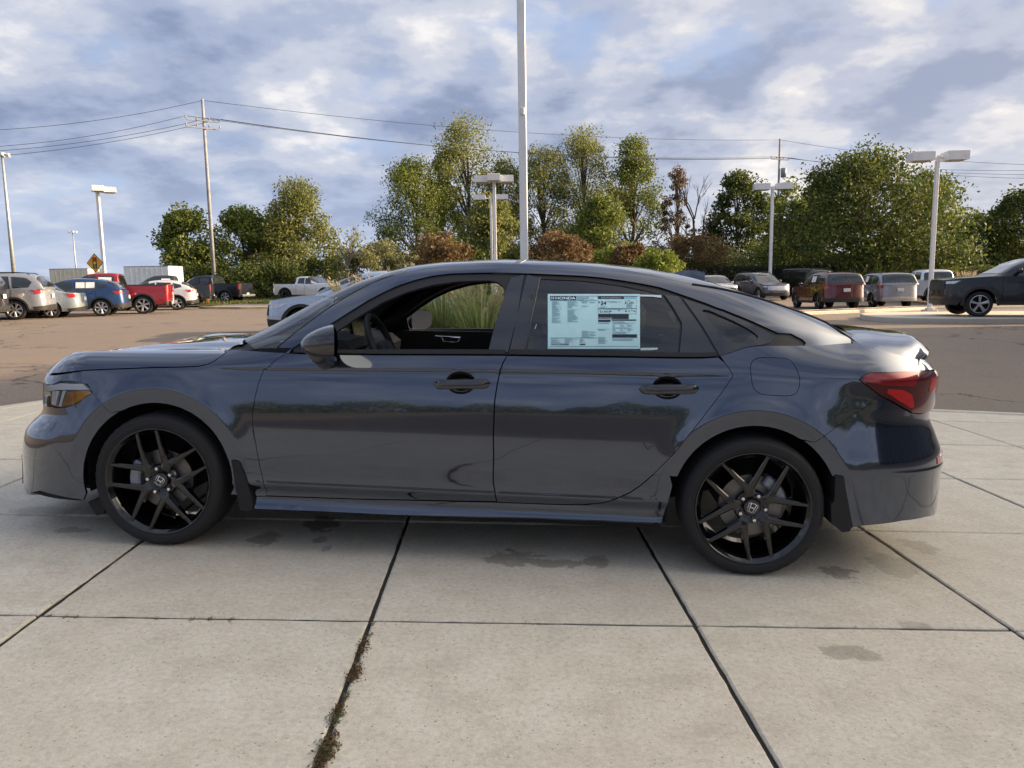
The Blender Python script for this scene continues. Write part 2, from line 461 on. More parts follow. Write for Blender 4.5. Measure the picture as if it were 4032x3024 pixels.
zb_f = pchip([-.2, .3, .6, 1.62, 2.08, 2.46, 2.556, 2.61, 2.68, 2.74, 3.0, 3.2, 3.5], [.93, .934, .931, .954, .962, .969, .977, .995, 1.018, 1.026, 1.032, 1.042, 1.0])
zr_f = pchip([.22, .40, .55, .72, .84, .96, 1.1, 1.35, 1.6, 1.9, 2.2, 2.45, 2.7, 3.0, 3.2, 3.4],
             [.950, 1.043, 1.131, 1.227, 1.284, 1.328, 1.364, 1.394, 1.405, 1.401, 1.382, 1.345, 1.286, 1.188, 1.110, 1.03])
aa = [0, .2, .35, .5, .6, .7, .8, .9, 1]
H_f = pchip(aa, [1, .945, .872, .775, .70, .61, .455, .24, 0]); T_f = pchip(aa, [0, .33, .55, .75, .86, .932, .972, .993, 1])
ins_f = pchip([0, .5, 2.45, 2.7, 3.5], [.010, .010, .010, .0, .0])
def PG(x, a):
    x = np.asarray(x, float); a = np.asarray(a, float)
    zb = zb_f(x); hb = hs(x, zb) - ins_f(x)
    return np.stack([x, -hb * H_f(a), zb + (np.maximum(zr_f(x), zb + .01) - zb) * T_f(a)], -1)
def normals(surf, U):
    e = 1e-4; U = np.asarray(U, float)
    du = surf(U[:, 0] + e, U[:, 1]) - surf(U[:, 0] - e, U[:, 1]); dv = surf(U[:, 0], U[:, 1] + e) - surf(U[:, 0], U[:, 1] - e)
    n = np.cross(du, dv); return n / np.maximum(np.linalg.norm(n, axis=1, keepdims=True), 1e-12)
ORG = {'A': (1000, 1000, .5), 'B': (2000, 1000, .5), 'C': (2900, 1200, .5), 'D': (0, 1300, .5), 'E': (900, 1650, .5),
       'R1': (0, 1200, .663), 'R2': (1000, 950, .7233), 'R3': (1900, 950, .7233), 'R4': (2800, 1100, .7535)}
def SP(r, x, y): o = ORG[r]; return np.array([o[0] + x * o[2], o[1] + y * o[2]])
def inv(surf, px, g, lim=None):
    p = np.array(g, float)
    def F(p): return proj_car(surf(np.array(p[0]), np.array(p[1])).reshape(3)) - px
    for _ in range(30):
        r = F(p); e = 1e-4
        J = np.stack([(F(p + (e, 0)) - r) / e, (F(p + (0, e)) - r) / e], -1)
        try: st = np.linalg.solve(J, r)
        except np.linalg.LinAlgError: break
        p = p - np.clip(st, -.08, .08)
        if np.abs(st).max() < 1e-6: break
    return p
def onS(reg, pts):
    out = []
    for q in pts:
        px = SP(reg, *q); g = car_onY(*px, -.85)
        u = g[0]
        if u < XAF: u = XAF - (XAF - u) * .8
        if u > XAR: u = XAR + (u - XAR) * .8
        out.append(tuple(inv(PS, px, (u, g[2]))))
    return out
def onG(reg, pts):
    out = []
    for q in pts:
        px = SP(reg, *q); g = car_onY(*px, -.72)
        a = np.clip((g[2] - .95) / .45, .02, .8) * .7
        r = inv(PG, px, (g[0], a)); out.append((r[0], min(max(r[1], 0.0), 1.0)))
    return out
def resample(poly, res, closed=True):
    out = []; n = len(poly)
    for i in range(n if closed else n - 1):
        a = np.array(poly[i], float); b = np.array(poly[(i + 1) % n], float)
        k = max(1, int(math.ceil(np.linalg.norm(b - a) / res)))
        out += [tuple(a + (b - a) * j / k) for j in range(k)]
    if not closed: out.append(tuple(poly[-1]))
    return out
def area2(p): return .5 * sum(p[i][0] * p[(i + 1) % len(p)][1] - p[(i + 1) % len(p)][0] * p[i][1] for i in range(len(p)))
def rounded(poly, k=2, keep=40):
    """corner-cut every corner flatter than keep degrees"""
    for _ in range(k):
        out = []; n = len(poly)
        for i in range(n):
            a, b, c = (np.array(poly[j % n], float) for j in (i - 1, i, i + 1))
            d1, d2 = b - a, c - b
            cs = d1 @ d2 / max(1e-12, np.linalg.norm(d1) * np.linalg.norm(d2))
            if math.degrees(math.acos(max(-1, min(1, cs)))) > keep: out.append(tuple(b))
            else: out += [tuple(b - d1 * .25), tuple(b + d2 * .25)]
        poly = out
    return poly
def inset2(poly, d):
    n = len(poly); s = 1 if area2(poly) > 0 else -1; out = []
    for i in range(n):
        a, b, c = (np.array(poly[j % n], float) for j in (i - 1, i, i + 1))
        t = (b - a) / max(1e-9, np.linalg.norm(b - a)) + (c - b) / max(1e-9, np.linalg.norm(c - b))
        t /= max(1e-9, np.linalg.norm(t)); nn = np.array([-t[1], t[0]]) * s
        out.append(tuple(b + nn * d))
    return out
def inside(p, poly):
    x, y = p; c = False; n = len(poly); j = n - 1
    for i in range(n):
        xi, yi = poly[i]; xj, yj = poly[j]
        if (yi > y) != (yj > y) and x < (xj - xi) * (y - yi) / (yj - yi) + xi: c = not c
        j = i
    return c
def in_many(Q, poly):
    P = np.asarray(poly, float); x, y = Q[:, 0], Q[:, 1]; c = np.zeros(len(Q), bool)
    A = P; B = np.roll(P, 1, 0)
    for (xi, yi), (xj, yj) in zip(A, B):
        if yi == yj: continue
        c ^= ((yi > y) != (yj > y)) & (x < (xj - xi) * (y - yi) / (yj - yi) + xi)
    return c
def grid_inside(loops, lo, hi, res, k):
    gx, gy = np.meshgrid(np.arange(lo[0] + res * .5, hi[0], res), np.arange(lo[1] + res * .5, hi[1], res), indexing='ij')
    Q = np.stack([gx.ravel(), gy.ravel()], -1)
    if not len(Q): return []
    ok = in_many(Q, loops[0])
    for h in loops[1:]: ok &= ~in_many(Q, h)
    Q = Q[ok]
    if not len(Q): return []
    B = np.array([p for lp in loops for p in lp])
    d = np.full(len(Q), 1e9)
    for i in range(0, len(B), 64): d = np.minimum(d, ((Q[:, None] - B[None, i:i + 64]) ** 2).sum(2).min(1))
    return [tuple(q) for q in Q[d > (res * k) ** 2]]
def grid_side(loops, lo, hi, res):
    xs = np.arange(lo[0] + res * .5, hi[0], res); gx, gc = np.meshgrid(xs, np.array(ROWS), indexing='ij')
    Q = np.stack([gx.ravel(), uncan(np.clip(gx.ravel(), XAF, XAR), gc.ravel())], -1)
    rings = []
    for hx in HUBS:
        r = np.hypot(Q[:, 0] - hx, Q[:, 1] - .32); Q = Q[~((r < .475) & (Q[:, 1] > .33))]
        for rr in (.37, .38, .392, .404, .416, .425, .4285, .4315, .436, .445, .458, .470):
            t = np.arange(2, 179, 2.6) + (rr * 1000 % 2); rings.append(np.stack([hx + rr * np.cos(np.radians(t)), .32 + rr * np.sin(np.radians(t))], -1))
    Q = np.concatenate([Q] + rings); ok = in_many(Q, loops[0])
    for h in loops[1:]: ok &= ~in_many(Q, h)
    Q = Q[ok]
    if not len(Q): return []
    B = np.array([p for lp in loops for p in lp]); d = np.full(len(Q), 1e9)
    for i in range(0, len(B), 64): d = np.minimum(d, ((Q[:, None] - B[None, i:i + 64]) ** 2).sum(2).min(1))
    return [tuple(q) for q in Q[d > .0045 ** 2]]
def tri_filter(V, f, loops):
    T = np.array([tuple(t) for t in f]); C_ = V[T].mean(1); ok = in_many(C_, loops[0])
    for h in loops[1:]: ok &= ~in_many(C_, h)
    T = T[ok]; a = V[T]; cr = (a[:, 1, 0] - a[:, 0, 0]) * (a[:, 2, 1] - a[:, 0, 1]) - (a[:, 1, 1] - a[:, 0, 1]) * (a[:, 2, 0] - a[:, 0, 0])
    return [tuple(int(i) for i in (t if c > 0 else t[::-1])) for t, c in zip(T, cr)]
def panel(surf, poly, holes=(), res=.03, inset=0., off=0., flange=.014):
    """2-D outline on a surface -> (verts, faces) of a sheet with turned-in edges"""
    if inset: poly = inset2(poly, inset)
    rb_ = .014 if surf is PS else res
    loops = [resample(poly, rb_)] + [resample(h, rb_) for h in holes]
    if area2(loops[0]) < 0: loops[0].reverse()
    pts = []; edges = []
    for lp in loops:
        b = len(pts); pts += lp; edges += [(b + i, b + (i + 1) % len(lp)) for i in range(len(lp))]
    A = np.array(loops[0]); lo, hi = A.min(0), A.max(0)
    big = [Vector(p) for p in pts]
    B = np.array(pts)
    big += [Vector(p) for p in (grid_side(loops, lo, hi, res) if surf is PS else grid_inside(loops, lo, hi, res, .45))]
    v, e, f, *_ = delaunay_2d_cdt(big, edges, [], 1, 1e-6)
    V = np.array([tuple(q) for q in v])
    F = tri_filter(V, f, loops)
    P = surf(V[:, 0], V[:, 1]); N = normals(surf, V)
    P = P + N * off
    verts = [tuple(p) for p in P]; faces = list(F)
    if flange:
        cnt = {}
        for t in F:
            for i in range(len(t)):
                k = (t[i], t[(i + 1) % len(t)]); cnt[k] = 1
        bnd = [k for k in cnt if (k[1], k[0]) not in cnt]
        mp = {}
        def nv(i, d):
            if (i, d) not in mp: mp[i, d] = len(verts); verts.append(tuple(P[i] - N[i] * (flange if d else 0)))
            return mp[i, d]
        for (a, b) in bnd: faces.append((nv(b, 0), nv(a, 0), nv(a, 1), nv(b, 1)))
    return verts, faces
def mirror(vf): v, f = vf; return [(p[0], -p[1], p[2]) for p in v], [tuple(reversed(q)) for q in f]
def joinvf(*l):
    V, F = [], []
    for v, f in l:
        b = len(V); V += list(v); F += [tuple(i + b for i in q) for q in f]
    return V, F
def weld(o, d=2e-4):
    bm = bmesh.new(); bm.from_mesh(o.data); bmesh.ops.remove_doubles(bm, verts=bm.verts, dist=d)
    for e in bm.edges:
        if len(e.link_faces) != 2 or e.calc_face_angle(0) > rad(42): e.smooth = False
    bm.to_mesh(o.data); bm.free(); return o
def both(name, vf, mat, parent, far=True):
    o = mesh_obj(name, *vf, mat, parent)
    o2 = mesh_obj(name, *mirror(vf), mat, parent) if far else None
    return o, o2

car = thing('parked_car', 'dark grey four-door saloon with black wheels and price sheet on its rear side window', 'car', matrix=CAR_MATRIX)

# ---- outlines read off the photograph
gap_door_f = onS('A', [(300, 742), (238, 787)]) + onS('A', [(160, 845), (92, 905)]) + onS('D', [(2078, 305), (2055, 360), (2030, 430), (2008, 520), (1990, 620), (1985, 700), (1990, 800), (2005, 900)]) + \
    onS('E', [(185, 0), (195, 100), (210, 180), (228, 290), (250, 400), (275, 510), (300, 604)])
sill_top = onS('E', [(300, 606), (1000, 630), (2112, 656)])
gap_mid = onS('E', [(2112, 650), (2095, 560), (2083, 495), (2088, 300), (2084, 120)]) + onS('R3', [(61, 1000), (66, 870), (80, 780), (97, 700), (112, 660), (133, 622)])
def zbline(x0, x1, n=14): return [(x, float(zb_f(x)) - .001) for x in np.linspace(x0, x1, n)]
belt_f = zbline(gap_mid[-1][0], gap_door_f[1][0])
front_door_poly = gap_door_f[1:] + sill_top[1:-1] + gap_mid[:-1] + belt_f
gap_rear = onS('R3', [(400, 1433), (560, 1436), (650, 1425), (720, 1405), (800, 1370), (860, 1330), (930, 1270), (1050, 1150), (1120, 1062), (1200, 960), (1300, 830), (1350, 757), (1366, 731), (1352, 705), (1320, 660), (1295, 625)])
rear_door_poly = [gap_mid[-1]] + gap_mid[-2::-1] + [(gap_mid[0][0] + .002, sill_top[-1][1])] + gap_rear[:-1] + zbline(2.553, gap_mid[-1][0])[:-1]
def arch(hx, r, a0, a1, n=26): return [(hx + r * math.cos(rad(t)), .32 + r * math.sin(rad(t))) for t in np.linspace(a0, a1, n)]
AR = .362
def ellipse(c, rx, rz, n=20): return [(c[0] + rx * math.cos(2 * math.pi * i / n), c[1] + rz * math.sin(2 * math.pi * i / n)) for i in range(n)]
HANDLES = [(1.418, .8245, .258), (2.334, .834, .262)]
def cup_poly(c, k=1.0): return ellipse((c[0], c[1] + .002), .068 * k, .051 * k, 22)
vf = panel(PS, front_door_poly, [cup_poly(HANDLES[0])], .028, .0028)
front_doors = both('front_door', vf, M_PAINT, car)
vf = panel(PS, rear_door_poly, [cup_poly(HANDLES[1])], .028, .0028)
rear_doors = both('rear_door', vf, M_PAINT, car)

# ---- front wing
gap_hood_px = onS('D', [(640, 324), (900, 311), (1200, 299), (1450, 294), (1550, 290), (1620, 278), (1700, 240), (1760, 195), (1815, 152)])
lamp = onS('D', [(735, 490), (690, 418), (650, 408), (560, 404), (470, 402)])
lampU = [(-.62, .738), (-.76, .733), (-.92, .72)]
lampL = [(-.92, .655), (-.80, .628)] + onS('D', [(440, 612), (520, 610), (575, 590), (640, 552)])
bump_gap = onS('R1', [(552, 522), (600, 580), (655, 640)])
fender_poly = [gap_door_f[0], *gap_door_f[1:]] + onS('E', [(190, 606)]) + [(.345, .262)] + arch(0, AR, -8, 118)[1:] + bump_gap[::-1] + lamp[1:3] + [(lamp[2][0] - .01, lamp[2][1] + .004), gap_hood_px[0]] + gap_hood_px[1:] + zbline(gap_hood_px[-1][0] + .01, gap_door_f[0][0] - .01, 5)
both('front_wing', panel(PS, fender_poly, [], .028, 0, 0), M_PAINT, car)

# ---- bonnet: strip on the side surface, then crowned to the centre line
hg = sorted([(p[0], p[1]) for p in gap_hood_px]); hgx = [p[0] for p in hg]; hgz = [p[1] for p in hg]
zgap = pchip([-1.3, -.95, -.7] + hgx, [.770, .772, .785] + hgz)
zedge = lambda u: max(float(zgap(u)) + .012, float(zc_f(max(u, -.9))) + .058 - .055 * float(sst(-.55, -1.25, u)))
us = np.concatenate([np.linspace(gap_hood_px[-1][0], -.35, 26), np.linspace(-.36, -1.30, 34)])
zcen = pchip([-.80, -.72, -.60, -.45, -.2, .0, .18], [.785, .812, .845, .872, .912, .938, .953])
rows = []
for i, u in enumerate(us):
    zg, ze = float(zgap(u)), zedge(u); col = []
    zg += .005
    for t in np.linspace(0, 1, 7): col.append(PS(np.array(u), np.array(zg + (ze - zg) * t)).reshape(3))
    E_ = col[-1]; s = i / (len(us) - 1)
    xc = .17 + (-.745 - .17) * s ** .9; xc = min(xc, .17)
    Cn = np.array([xc, 0, float(zcen(xc))])
    for t in np.linspace(0, 1, 15)[1:]:
        p = E_ + (Cn - E_) * t
        h = E_[2] + (Cn[2] - E_[2]) * (1 - (1 - t) ** 2.1)
        h -= .010 * math.exp(-((t - .28) / .10) ** 2) * sst(-.7, -.3, E_[0])       # soft hollow beside the bonnet ridge
        col.append(np.array([p[0], p[1], h]))
    rows.append(col)
nr = len(rows[0]); V = [p for c in rows for p in c]; Fq = []
for i in range(len(rows) - 1):
    for j in range(nr - 1): Fq.append((i * nr + j, i * nr + j + 1, (i + 1) * nr + j + 1, (i + 1) * nr + j))
vf = ([tuple(p) for p in V], [tuple(reversed(q)) for q in Fq])
hood = weld(mesh_obj('bonnet', *joinvf(vf, mirror(vf)), M_PAINT, car), 1e-3)
hood_rear = [rows[0][j] for j in range(6, nr)]

# ---- front bumper, lamps, grille
bump_poly = bump_gap[::-1] + lampL[::-1] + [(-.93, .652), (-1.308, .60)] + [(-1.308, .10), (-1.05, .095)] + onS('R1', [(240, 1105), (350, 1135), (480, 1157)]) + [(-.372, .20)] + arch(0, AR, 196, 120)[1:]
grille_poly = [(-1.02, .46), (-1.06, .57), (-1.308, .585), (-1.308, .46)]
intake = [(-.90, .20), (-.93, .34), (-1.308, .36), (-1.308, .19)]
vf = panel(PS, bump_poly, [], .03, .0015)
vtop = panel(PS, [lamp[2], (lamp[2][0] - .01, lamp[2][1] + .004), gap_hood_px[0], (-.60, float(zgap(-.60)) - .006), (-.8, float(zgap(-.8)) - .006), (-1.308, float(zgap(-1.3)) - .006), (-1.308, .70), (-.93, .73)] + lampU[::-1] + lamp[:2:-1], [], .03, .0015)
bmp = joinvf(vf, vtop)
fb = mesh_obj('front_bumper', *joinvf(bmp, mirror(bmp)), M_PAINT, car)
for nm, pl in (('grille', grille_poly), ('lower_grille', intake)):
    g = panel(PS, pl, [], .04, 0, .004, .006); weld(mesh_obj(nm, *joinvf(g, mirror(g)), M_GLOSSBLK, car), 1e-4)
g = panel(PS, [(-1.03, .602), (-1.308, .602), (-1.308, .695), (-.95, .715)], [], .04, 0, -.004, .006); mesh_obj('nose_trim', *joinvf(g, mirror(g)), M_GLOSSBLK, car)
def lamp_mat(name, col, em=None):
    t = NT(name); v = t.coord('Object'); c = t.mix(t.noise(v, 9, 3), col, tuple(q * .6 for q in col))
    return t.done(t.bsdf(c, .15, .35, None, 1.0, .02))
M_LAMPIN = simple('lamp_reflector', (.93, .95, .97), .35, 0.)
M_LAMPDK = simple('lamp_housing', (.16, .165, .175), .22, .6, coat=.5)
M_AMBER = lamp_mat('amber_lens', (.80, .36, .07)); M_RED = lamp_mat('red_lens', (.30, .006, .008)); M_REDLIT = lamp_mat('red_reflector', (.62, .012, .014)); M_CLEAR = glass('lamp_cover', (.97, .98, .99), .35)
M_REDGL = lamp_mat('smoked_red_lens', (.10, .004, .006))
lamp_poly = lamp + lampU + lampL
for s in (0, 1):
    fl = (lambda q: q) if s == 0 else mirror
    h = mesh_obj('headlight', *fl(panel(PS, lamp_poly, [], .02, .002, -.030, .0)), M_LAMPDK, car)
    top = onS('D', [(702, 470), (650, 424), (470, 418), (430, 430)]) + [(-.74, .725), (-.90, .714), (-.90, .69), (-.74, .695)] + onS('D', [(450, 470), (560, 470)])
    mesh_obj('reflector', *fl(panel(PS, top, [], .02, 0, -.004, .015)), M_LAMPIN, h)
    for q0, q1 in (((505, 478), (470, 598)), ((455, 478), (425, 592)), ((425, 478), (408, 585))):
        bar = onS('D', [(q0[0], q0[1]), (q0[0] - 26, q0[1]), (q1[0] - 20, q1[1]), (q1[0], q1[1])])
        mesh_obj('light_bar', *fl(panel(PS, bar, [], .02, 0, -.008, .01)), M_LAMPIN, h)
    amb = onS('D', [(525, 484), (690, 480), (716, 494), (640, 545), (570, 585), (485, 596)])
    mesh_obj('indicator', *fl(panel(PS, amb, [], .02, 0, -.008, .01)), M_AMBER, h)
    mesh_obj('lens', *fl(panel(PS, lamp_poly, [], .025, .001, .002, .0)), M_CLEAR, h)

# ---- rear lamps, quarter, tail
tl = onS('C', [(1370, 850), (1290, 805), (1120, 712), (990, 615), (965, 590), (985, 565), (1040, 535), (1250, 530), (1440, 524)])
tl_poly = tl + [(3.62, .925), (3.84, .915), (3.86, .78), (3.66, .745), (3.55, .742)]
bgap = onS('C', [(1122, 714), (735, 998)]) + onS('R4', [(540, 850)])
trunk_gap = onS('C', [(1425, 430), (1270, 392), (1100, 352), (1010, 322), (930, 288), (880, 255)])
tail_edge = onS('C', [(1442, 522), (1430, 470)])
xs_join = list(np.linspace(trunk_gap[-1][0], 2.60, 22))
quart = gap_rear[6:] + [(x, float(zb_f(x))) for x in xs_join[::-1]] + trunk_gap[::-1] + tail_edge[::-1] + tl[8:3:-1] + tl[3:2:-1] + bgap + arch(HUBS[1], AR, 59, 160) 
fuel = rounded(onS('C', [(105, 500), (112, 460), (140, 425), (190, 413), (330, 414), (410, 424), (455, 465), (490, 545), (502, 580), (495, 660), (465, 705), (420, 722), (250, 714), (190, 707), (140, 672), (120, 620), (113, 560)]), 1)
vq = panel(PS, quart, [fuel], .028, 0, 0, 0)
both('fuel_flap', panel(PS, fuel, [], .03, .0026), M_PAINT, car)
# painted rail: windscreen pillar, roof rail, rear pillar
railL = onG('A', [(300, 741), (450, 645), (600, 552), (750, 455), (900, 362), (1030, 295), (1150, 242), (1270, 203), (1400, 172), (1550, 153), (1700, 148), (2135, 152)]) + onG('B', [(600, 172), (750, 186), (900, 207), (1050, 232), (1200, 262), (1400, 330), (1550, 382), (1700, 437), (1850, 497), (2000, 563), (2130, 622)]) + onG('C', [(430, 226), (520, 272), (548, 298)])
railU = onG('A', [(180, 737), (280, 655), (400, 560), (550, 452), (700, 352), (850, 268), (1000, 200), (1100, 166), (1200, 141), (1350, 113), (1500, 97), (1800, 84), (2200, 82)]) + onG('B', [(600, 92), (900, 122), (1200, 178), (1450, 240), (1640, 268)])
q = onG('B', [(1640, 268)])[0]
edge = pchip([q[0], 2.75, 2.95, 3.10, trunk_gap[-1][0]], [q[1], .62, .62, .60, .0])
UR = [(x, float(edge(x))) for x in np.linspace(q[0], trunk_gap[-1][0] - .0, 14)][1:]
railU = railU + [(u, min(a, .9)) for u, a in UR]
tip = railL[-1]
lower = [(x, 0.0) for x in xs_join if x >= tip[0] - .03]
railpoly = railL + [(tip[0] - .01, 0.0)] + [p for p in lower[::-1] if p[0] > tip[0]] + railU[::-1]
vr = panel(PG, railpoly, [], .026, 0, 0, 0)
for s, vv in enumerate((joinvf(vq, vr), mirror(joinvf(vq, vr)))):
    weld(mesh_obj('side_panel', *vv, M_PAINT, car), 4e-4)
# roof, windscreen, rear window on the canopy
iH = 8     # railU index of the windscreen header corner
hc = railU[iH]
head = [(hc[0] - .11 * (t ** 1.5), hc[1] + (1 - hc[1]) * t) for t in np.linspace(0, 1, 9)]
iR = [i for i, p in enumerate(railU) if p[0] >= q[0] - 1e-6][0]
rc = railU[iR]
rhead = [(rc[0] + .05 * t, rc[1] + (1 - rc[1]) * t) for t in np.linspace(0, 1, 9)]
roofp = railU[iH:iR + 1] + rhead[1:] + head[:0:-1]
vf = panel(PG, roofp, [], .035, 0, -.003, .0)
weld(mesh_obj('roof', *joinvf(vf, mirror(vf)), M_PAINT, car), 1e-3)
ws = railU[:iH + 1] + head[1:] + [(x, .999) for x in np.linspace(head[-1][0], .262, 12)[1:]] + [(.30, .55), (.365, .25), (.43, .06)]
vf = panel(PG, ws, [], .035, .001, -.006, .0)
weld(mesh_obj('windscreen', *joinvf(vf, mirror(vf)), M_LIFT, car), 3e-3)
rw = railU[iR:] + [(3.22, .3), (3.26, .6), (3.28, .999)] + [(x, .999) for x in np.linspace(3.25, rhead[-1][0], 8)] + rhead[-2:0:-1]
vf = panel(PG, rw, [], .035, .001, -.006, .0)
weld(mesh_obj('rear_window', *joinvf(vf, mirror(vf)), M_SIDEGL, car), 3e-3)
for sy in (1, -1):
    pts = [PG(np.array(x), np.array(a)).reshape(3) for x, a in railU[iR - 1:]]
    MB().tube([(p[0], p[1] * sy, p[2] + .001) for p in pts], .006, 6).build('window_seal', M_TRIM, car, True)
    pts = [PG(np.array(x), np.array(a)).reshape(3) for x, a in railU[:iH]]
    MB().tube([(p[0], p[1] * sy, p[2] - .001) for p in pts], .004, 6).build('window_seal', M_TRIM, car, True)

# ---- side glazing
belt_px = onG('A', [(640, 762), (1840, 766)]) + onG('B', [(140, 770), (1340, 790)])
open_f = onG('A', [(655, 765), (640, 700), (640, 612), (800, 497), (1000, 378), (1200, 292), (1400, 236), (1600, 208), (1850, 199), (1920, 214), (1960, 245), (1976, 290), (1968, 345), (1880, 610), (1842, 765)])
gl_r = onG('B', [(250, 187), (600, 203), (900, 243), (1100, 283), (1225, 316), (1300, 430), (1362, 545), (1355, 640), (1340, 788), (700, 784), (140, 768), (190, 480)])
gl_q = rounded(onG('B', [(1525, 440), (1545, 432), (1600, 440), (1740, 500), (1870, 568), (1965, 630), (1978, 655), (1955, 690), (1900, 700), (1750, 706), (1705, 692), (1640, 610)]), 1)
dlo = railL[:] + [(tip[0] - .012, 0.004)] + [(x, .002) for x in np.linspace(tip[0] - .05, railL[0][0] + .02, 30)]
vf = panel(PG, dlo, [open_f, gl_r, gl_q], .028, .002, -.007, .012)
both('window_trim', vf, M_TRIM, car)
for s in (0, 1):
    fl = (lambda q_: q_) if s == 0 else mirror
    mesh_obj('rear_side_window', *fl(panel(PG, inset2(gl_r, -.004), [], .03, 0, -.010, 0)), M_SIDEGL, rear_doors[s])
    mesh_obj('quarter_window', *fl(panel(PG, inset2(gl_q, -.006), [], .03, 0, -.011, 0)), M_SIDEGL, car)
    ap1 = onG('A', [(1845, 768), (1882, 612), (1970, 345), (1979, 290), (2022, 184), (2126, 160), (2075, 500), (2000, 772)])
    ap2 = onG('B', [(152, 160), (246, 184), (186, 480), (134, 768), (12, 772), (70, 500)])
    ap3 = onG('B', [(1232, 318), (1345, 332), (1500, 545), (1652, 792), (1350, 790), (1366, 640), (1372, 545), (1310, 430)])
    ap4 = onG('B', [(1378, 346), (1550, 400), (1700, 452), (1850, 515), (2000, 588), (2105, 650), (2060, 700), (2000, 715), (1900, 728), (1770, 770), (1670, 800), (1530, 560)])
    mesh_obj('pillar_cover', *fl(panel(PG, ap1, [], .03, .001, -.002, .008)), M_PIANO, front_doors[s])
    mesh_obj('pillar_cover', *fl(panel(PG, ap2, [], .03, .001, -.002, .008)), M_PIANO, rear_doors[s])
    mesh_obj('pillar_cover', *fl(panel(PG, ap3, [], .03, .001, -.002, .008)), M_PIANO, rear_doors[s])
    mesh_obj('quarter_frame', *fl(panel(PG, ap4, [inset2(gl_q, .002)], .03, .001, -.003, .008)), M_PIANO, car)
    b1 = [(x, .004) for x in np.linspace(.64, 1.612, 12)]; b1 = b1 + [(p[0], float(belt_px[0][1]) + .006) for p in b1[::-1]]
    b2 = [(x, .004) for x in np.linspace(1.630, 2.545, 12)]; b2 = b2 + [(p[0], float(belt_px[0][1]) + .008) for p in b2[::-1]]
    for bb, pr in ((b1, front_doors[s]), (b2, rear_doors[s])): mesh_obj('waist_moulding', *fl(panel(PG, bb, [], .04, 0, .005, .014)), M_TRIM, pr)
    bar = [PG(np.array(p[0]), np.array(p[1])).reshape(3) for p in onG('B', [(250, 186), (190, 480), (138, 766)])]
    MB().tube([(p[0], p[1] * (1 if s == 0 else -1) - (.002 if s == 0 else -.002), p[2]) for p in bar], .004, 6).build('glass_channel', M_INT2, rear_doors[s], True)

# ---- sill, rear bumper, tail lamps, boot
sillp = onS('E', [(190, 610)]) + sill_top + gap_rear[:7] + onS('R3', [(1020, 1272)]) + [(2.377, .40), (2.358, .30)] + onS('R3', [(975, 1535), (700, 1524), (300, 1508)]) + onS('E', [(1300, 757), (700, 728), (205, 708)])
both('side_sill', panel(PS, sillp, [], .025, .0022), M_PAINT, car)
rb = bgap[::-1][0:1] + bgap[1::-1] + tl[2::-1] + [(3.55, .740), (3.66, .742), (3.86, .735), (4.108, .70), (4.108, .20)] + onS('R4', [(1120, 1243), (1000, 1263), (770, 1290), (735, 1300)]) + arch(HUBS[1], AR + .03, -12, 20, 8) + arch(HUBS[1], AR, 24, 57)[1:]
vf = panel(PS, rb, [], .03, .0022)
weld(mesh_obj('rear_bumper', *joinvf(vf, mirror(vf)), M_PAINT, car), 3e-4)
for s in (0, 1):
    fl = (lambda q_: q_) if s == 0 else mirror
    h = mesh_obj('tail_light', *fl(panel(PS, tl_poly, [], .02, .002, .010, .02)), M_REDGL, car)
    t1 = onS('C', [(985, 600), (1000, 572), (1050, 548), (1420, 540), (1380, 640), (1150, 632)])
    mesh_obj('upper_lens', *fl(panel(PS, t1, [], .02, 0, .0125, .004)), M_RED, h)
    t2 = onS('C', [(1112, 655), (1355, 672), (1385, 815), (1330, 800)])
    mesh_obj('reflector', *fl(panel(PS, rounded(t2, 1, 200), [], .02, 0, .0125, .004)), M_REDLIT, h)
    t3 = [(3.60, .90), (3.82, .90), (3.82, .845), (3.58, .84)]
    mesh_obj('brake_light', *fl(panel(PS, t3, [], .02, 0, .0125, .004)), M_REDLIT, h)
    t4 = onS('R4', [(1178, 918), (1214, 900)]); t4 = [(t4[0][0], .505), (t4[0][0], .535), (3.86, .535), (3.86, .505)]
    mesh_obj('bumper_reflector', *fl(panel(PS, t4, [], .02, 0, .003, .004)), M_REDLIT, car)
    t5 = [(x, .742) for x in (3.56, 3.66, 3.84)] + [(3.84, .925), (4.108, .93), (4.108, .71), (3.9, .735)]
g = panel(PS, [(tl[8][0] + .006, tl[8][1] + .004), (3.62, .930), (3.845, .922), (3.86, .745), (4.108, .715), (4.108, .985), (3.75, .985), (trunk_gap[0][0] + .012, trunk_gap[0][1] - .004), (tail_edge[1][0] + .006, tail_edge[1][1])], [], .03, .0015)
weld(mesh_obj('boot_lid_face', *joinvf(g, mirror(g)), M_PAINT, car), 3e-4)
